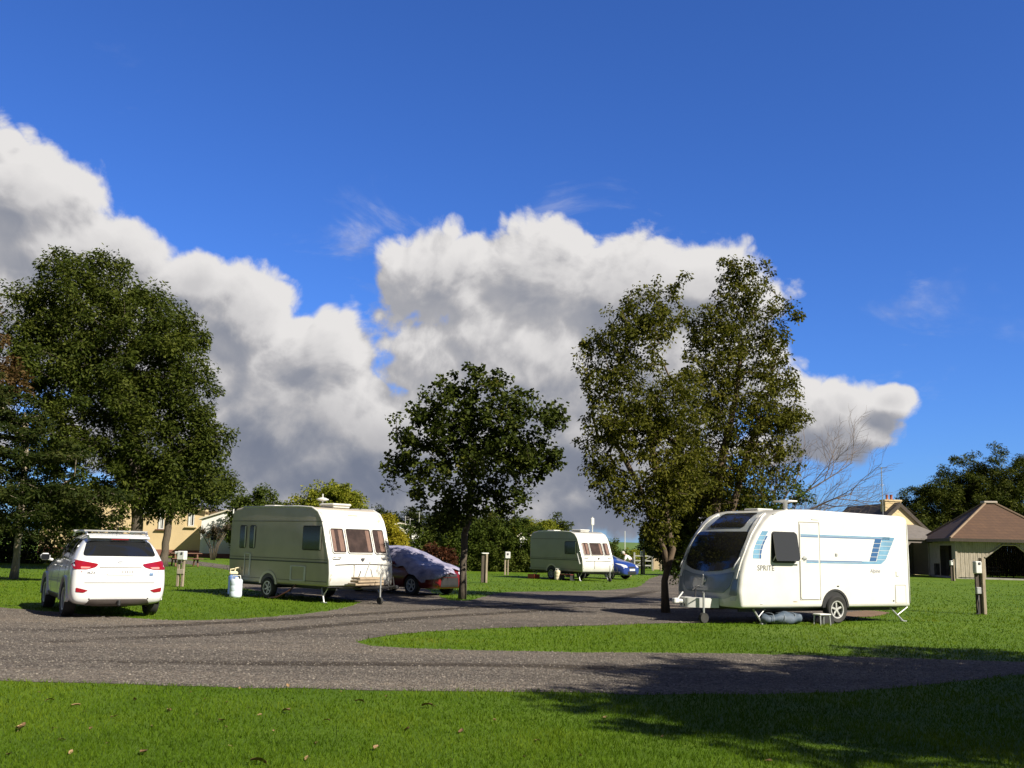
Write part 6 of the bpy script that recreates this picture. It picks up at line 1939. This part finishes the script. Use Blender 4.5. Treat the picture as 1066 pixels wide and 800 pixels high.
# white gate, board panel, pole
g = G(663, 594.0); g2 = P(678, 592, g.y + 3)
gt = empty('gate', (g.x, g.y + 1, 0), 0, 'white barred gate behind the blue car', 'gate')
gw = (P(678.5, 590, g.y + 1).x - g.x)
mb = MB()
for zz in (.35, .7, 1.05): mb.box((gw / 2, 0, zz), (gw, .04, .09))
mb.tube([(0, -.03, .3), (gw, -.03, 1.05)], .03, 4); mb.box((gw * .5, .03, .7), (.08, .03, .8)); GATEP = smat('weathered_white_paint', (.36, .36, .33), .7, dirt_or_dapple=(.2, .2, .17), damt=.9); mb.build('bars', GATEP, gt)
for xx in (-.06, gw + .06):
    mb = MB(); mb.box((xx, 0, .65), (.12, .12, 1.3)); mb.build('post', GATEP, gt)
g = G(684, 594.5)
bd = empty('notice_board', (g.x, g.y, 0), .1, 'pale wooden board panel standing on the grass beside the cypress', 'board')
bw = 8 * g.y / FPX
mb = MB(); mb.box((0, 0, .5), (bw, .04, .8)); mb.build('panel', smat('pale_board', (.40, .31, .19), .8), bd)
for s in (-1, 1): box('post', WOOD_OLD, (s * bw / 2, -.03, .48), (.1, .1, .96), bd)
pp = P(650.5, 570, 110)
pl = empty('pole', (pp.x, 110, 0), 0, 'thin white pole standing before the distant green hill', 'pole')
mb = MB(); mb.tube([(0, 0, 0), (0, 0, P(650, 553, 110).z)], [.05, .04], 6); mb.build('shaft', PLASTIC, pl)

# ------------------------------------------------------------------ person in a white top, bending behind the blue car
def person():
    g = P(655, 590, 57.0); g.z = 0
    root = empty('person', g, 0, 'person in a white top and dark trousers bending forward behind the blue car', 'person')
    J = {'pel': (0.10, 0, .86), 'sp': (-.02, -.04, 1.02), 'ch': (-.16, -.08, 1.16), 'nk': (-.27, -.11, 1.24), 'hd': (-.34, -.14, 1.28), 'ht': (-.40, -.17, 1.36),
         'ls': (-.20, -.28, 1.17), 'le': (-.30, -.34, .93), 'lh': (-.42, -.33, .72), 'rs': (-.18, .12, 1.17), 're': (-.28, .20, .93), 'rh': (-.42, .16, .74),
         'lp': (.10, -.11, .84), 'lk': (.02, -.13, .46), 'lf': (.10, -.13, .07), 'lt': (-.06, -.14, .04), 'rp': (.10, .11, .84), 'rk': (.03, .13, .46), 'rf': (.11, .13, .07), 'rt': (-.05, .14, .04)}
    ED = [('pel', 'sp'), ('sp', 'ch'), ('ch', 'nk'), ('nk', 'hd'), ('hd', 'ht'), ('ch', 'ls'), ('ls', 'le'), ('le', 'lh'), ('ch', 'rs'), ('rs', 're'), ('re', 'rh'), ('pel', 'lp'), ('lp', 'lk'), ('lk', 'lf'), ('lf', 'lt'), ('pel', 'rp'), ('rp', 'rk'), ('rk', 'rf'), ('rf', 'rt')]
    RD = dict(pel=.13, sp=.135, ch=.15, nk=.06, hd=.10, ht=.075, ls=.065, le=.045, lh=.035, rs=.065, re=.045, rh=.035, lp=.095, lk=.06, lf=.045, lt=.035, rp=.095, rk=.06, rf=.045, rt=.035)
    def skin(name, keys, mat, grow=0.0, parent=None):
        idx = {k: i for i, k in enumerate(keys)}
        me = bpy.data.meshes.new(name)
        me.from_pydata([J[k] for k in keys], [(idx[a], idx[b]) for a, b in ED if a in idx and b in idx], [])
        o = bpy.data.objects.new('tmp', me); COL.objects.link(o)
        md = o.modifiers.new('s', 'SKIN')
        for k in keys:
            sv = me.skin_vertices[0].data[idx[k]]
            sv.radius = (RD[k] + grow, RD[k] + grow); sv.use_root = (k == keys[0])
        s2 = o.modifiers.new('ss', 'SUBSURF'); s2.levels = 2
        dg = bpy.context.evaluated_depsgraph_get()
        out = bpy.data.meshes.new_from_object(o.evaluated_get(dg))
        bpy.data.objects.remove(o)
        out.materials.clear(); out.materials.append(mat)
        out.polygons.foreach_set('use_smooth', [True] * len(out.polygons))
        return link_obj(name, out, root)
    skin('body', list(J), smat('skin', (.50, .30, .22), .6))
    skin('shirt', ['pel', 'sp', 'ch', 'ls', 'le', 'rs', 're'], smat('white_cotton', (.78, .78, .78), .9), .02)
    skin('trousers', ['pel', 'lp', 'lk', 'lf', 'rp', 'rk', 'rf'], smat('dark_cotton', (.04, .045, .06), .9), .016)
    mb = MB(); mb.lathe([(0, .11), (.07, .09), (.105, .03), (.11, -.03), (.09, -.07)], (-.37, -.15, 1.33), 14); mb.build('hair', smat('grey_hair', (.45, .42, .38), .8), root, True)
person()
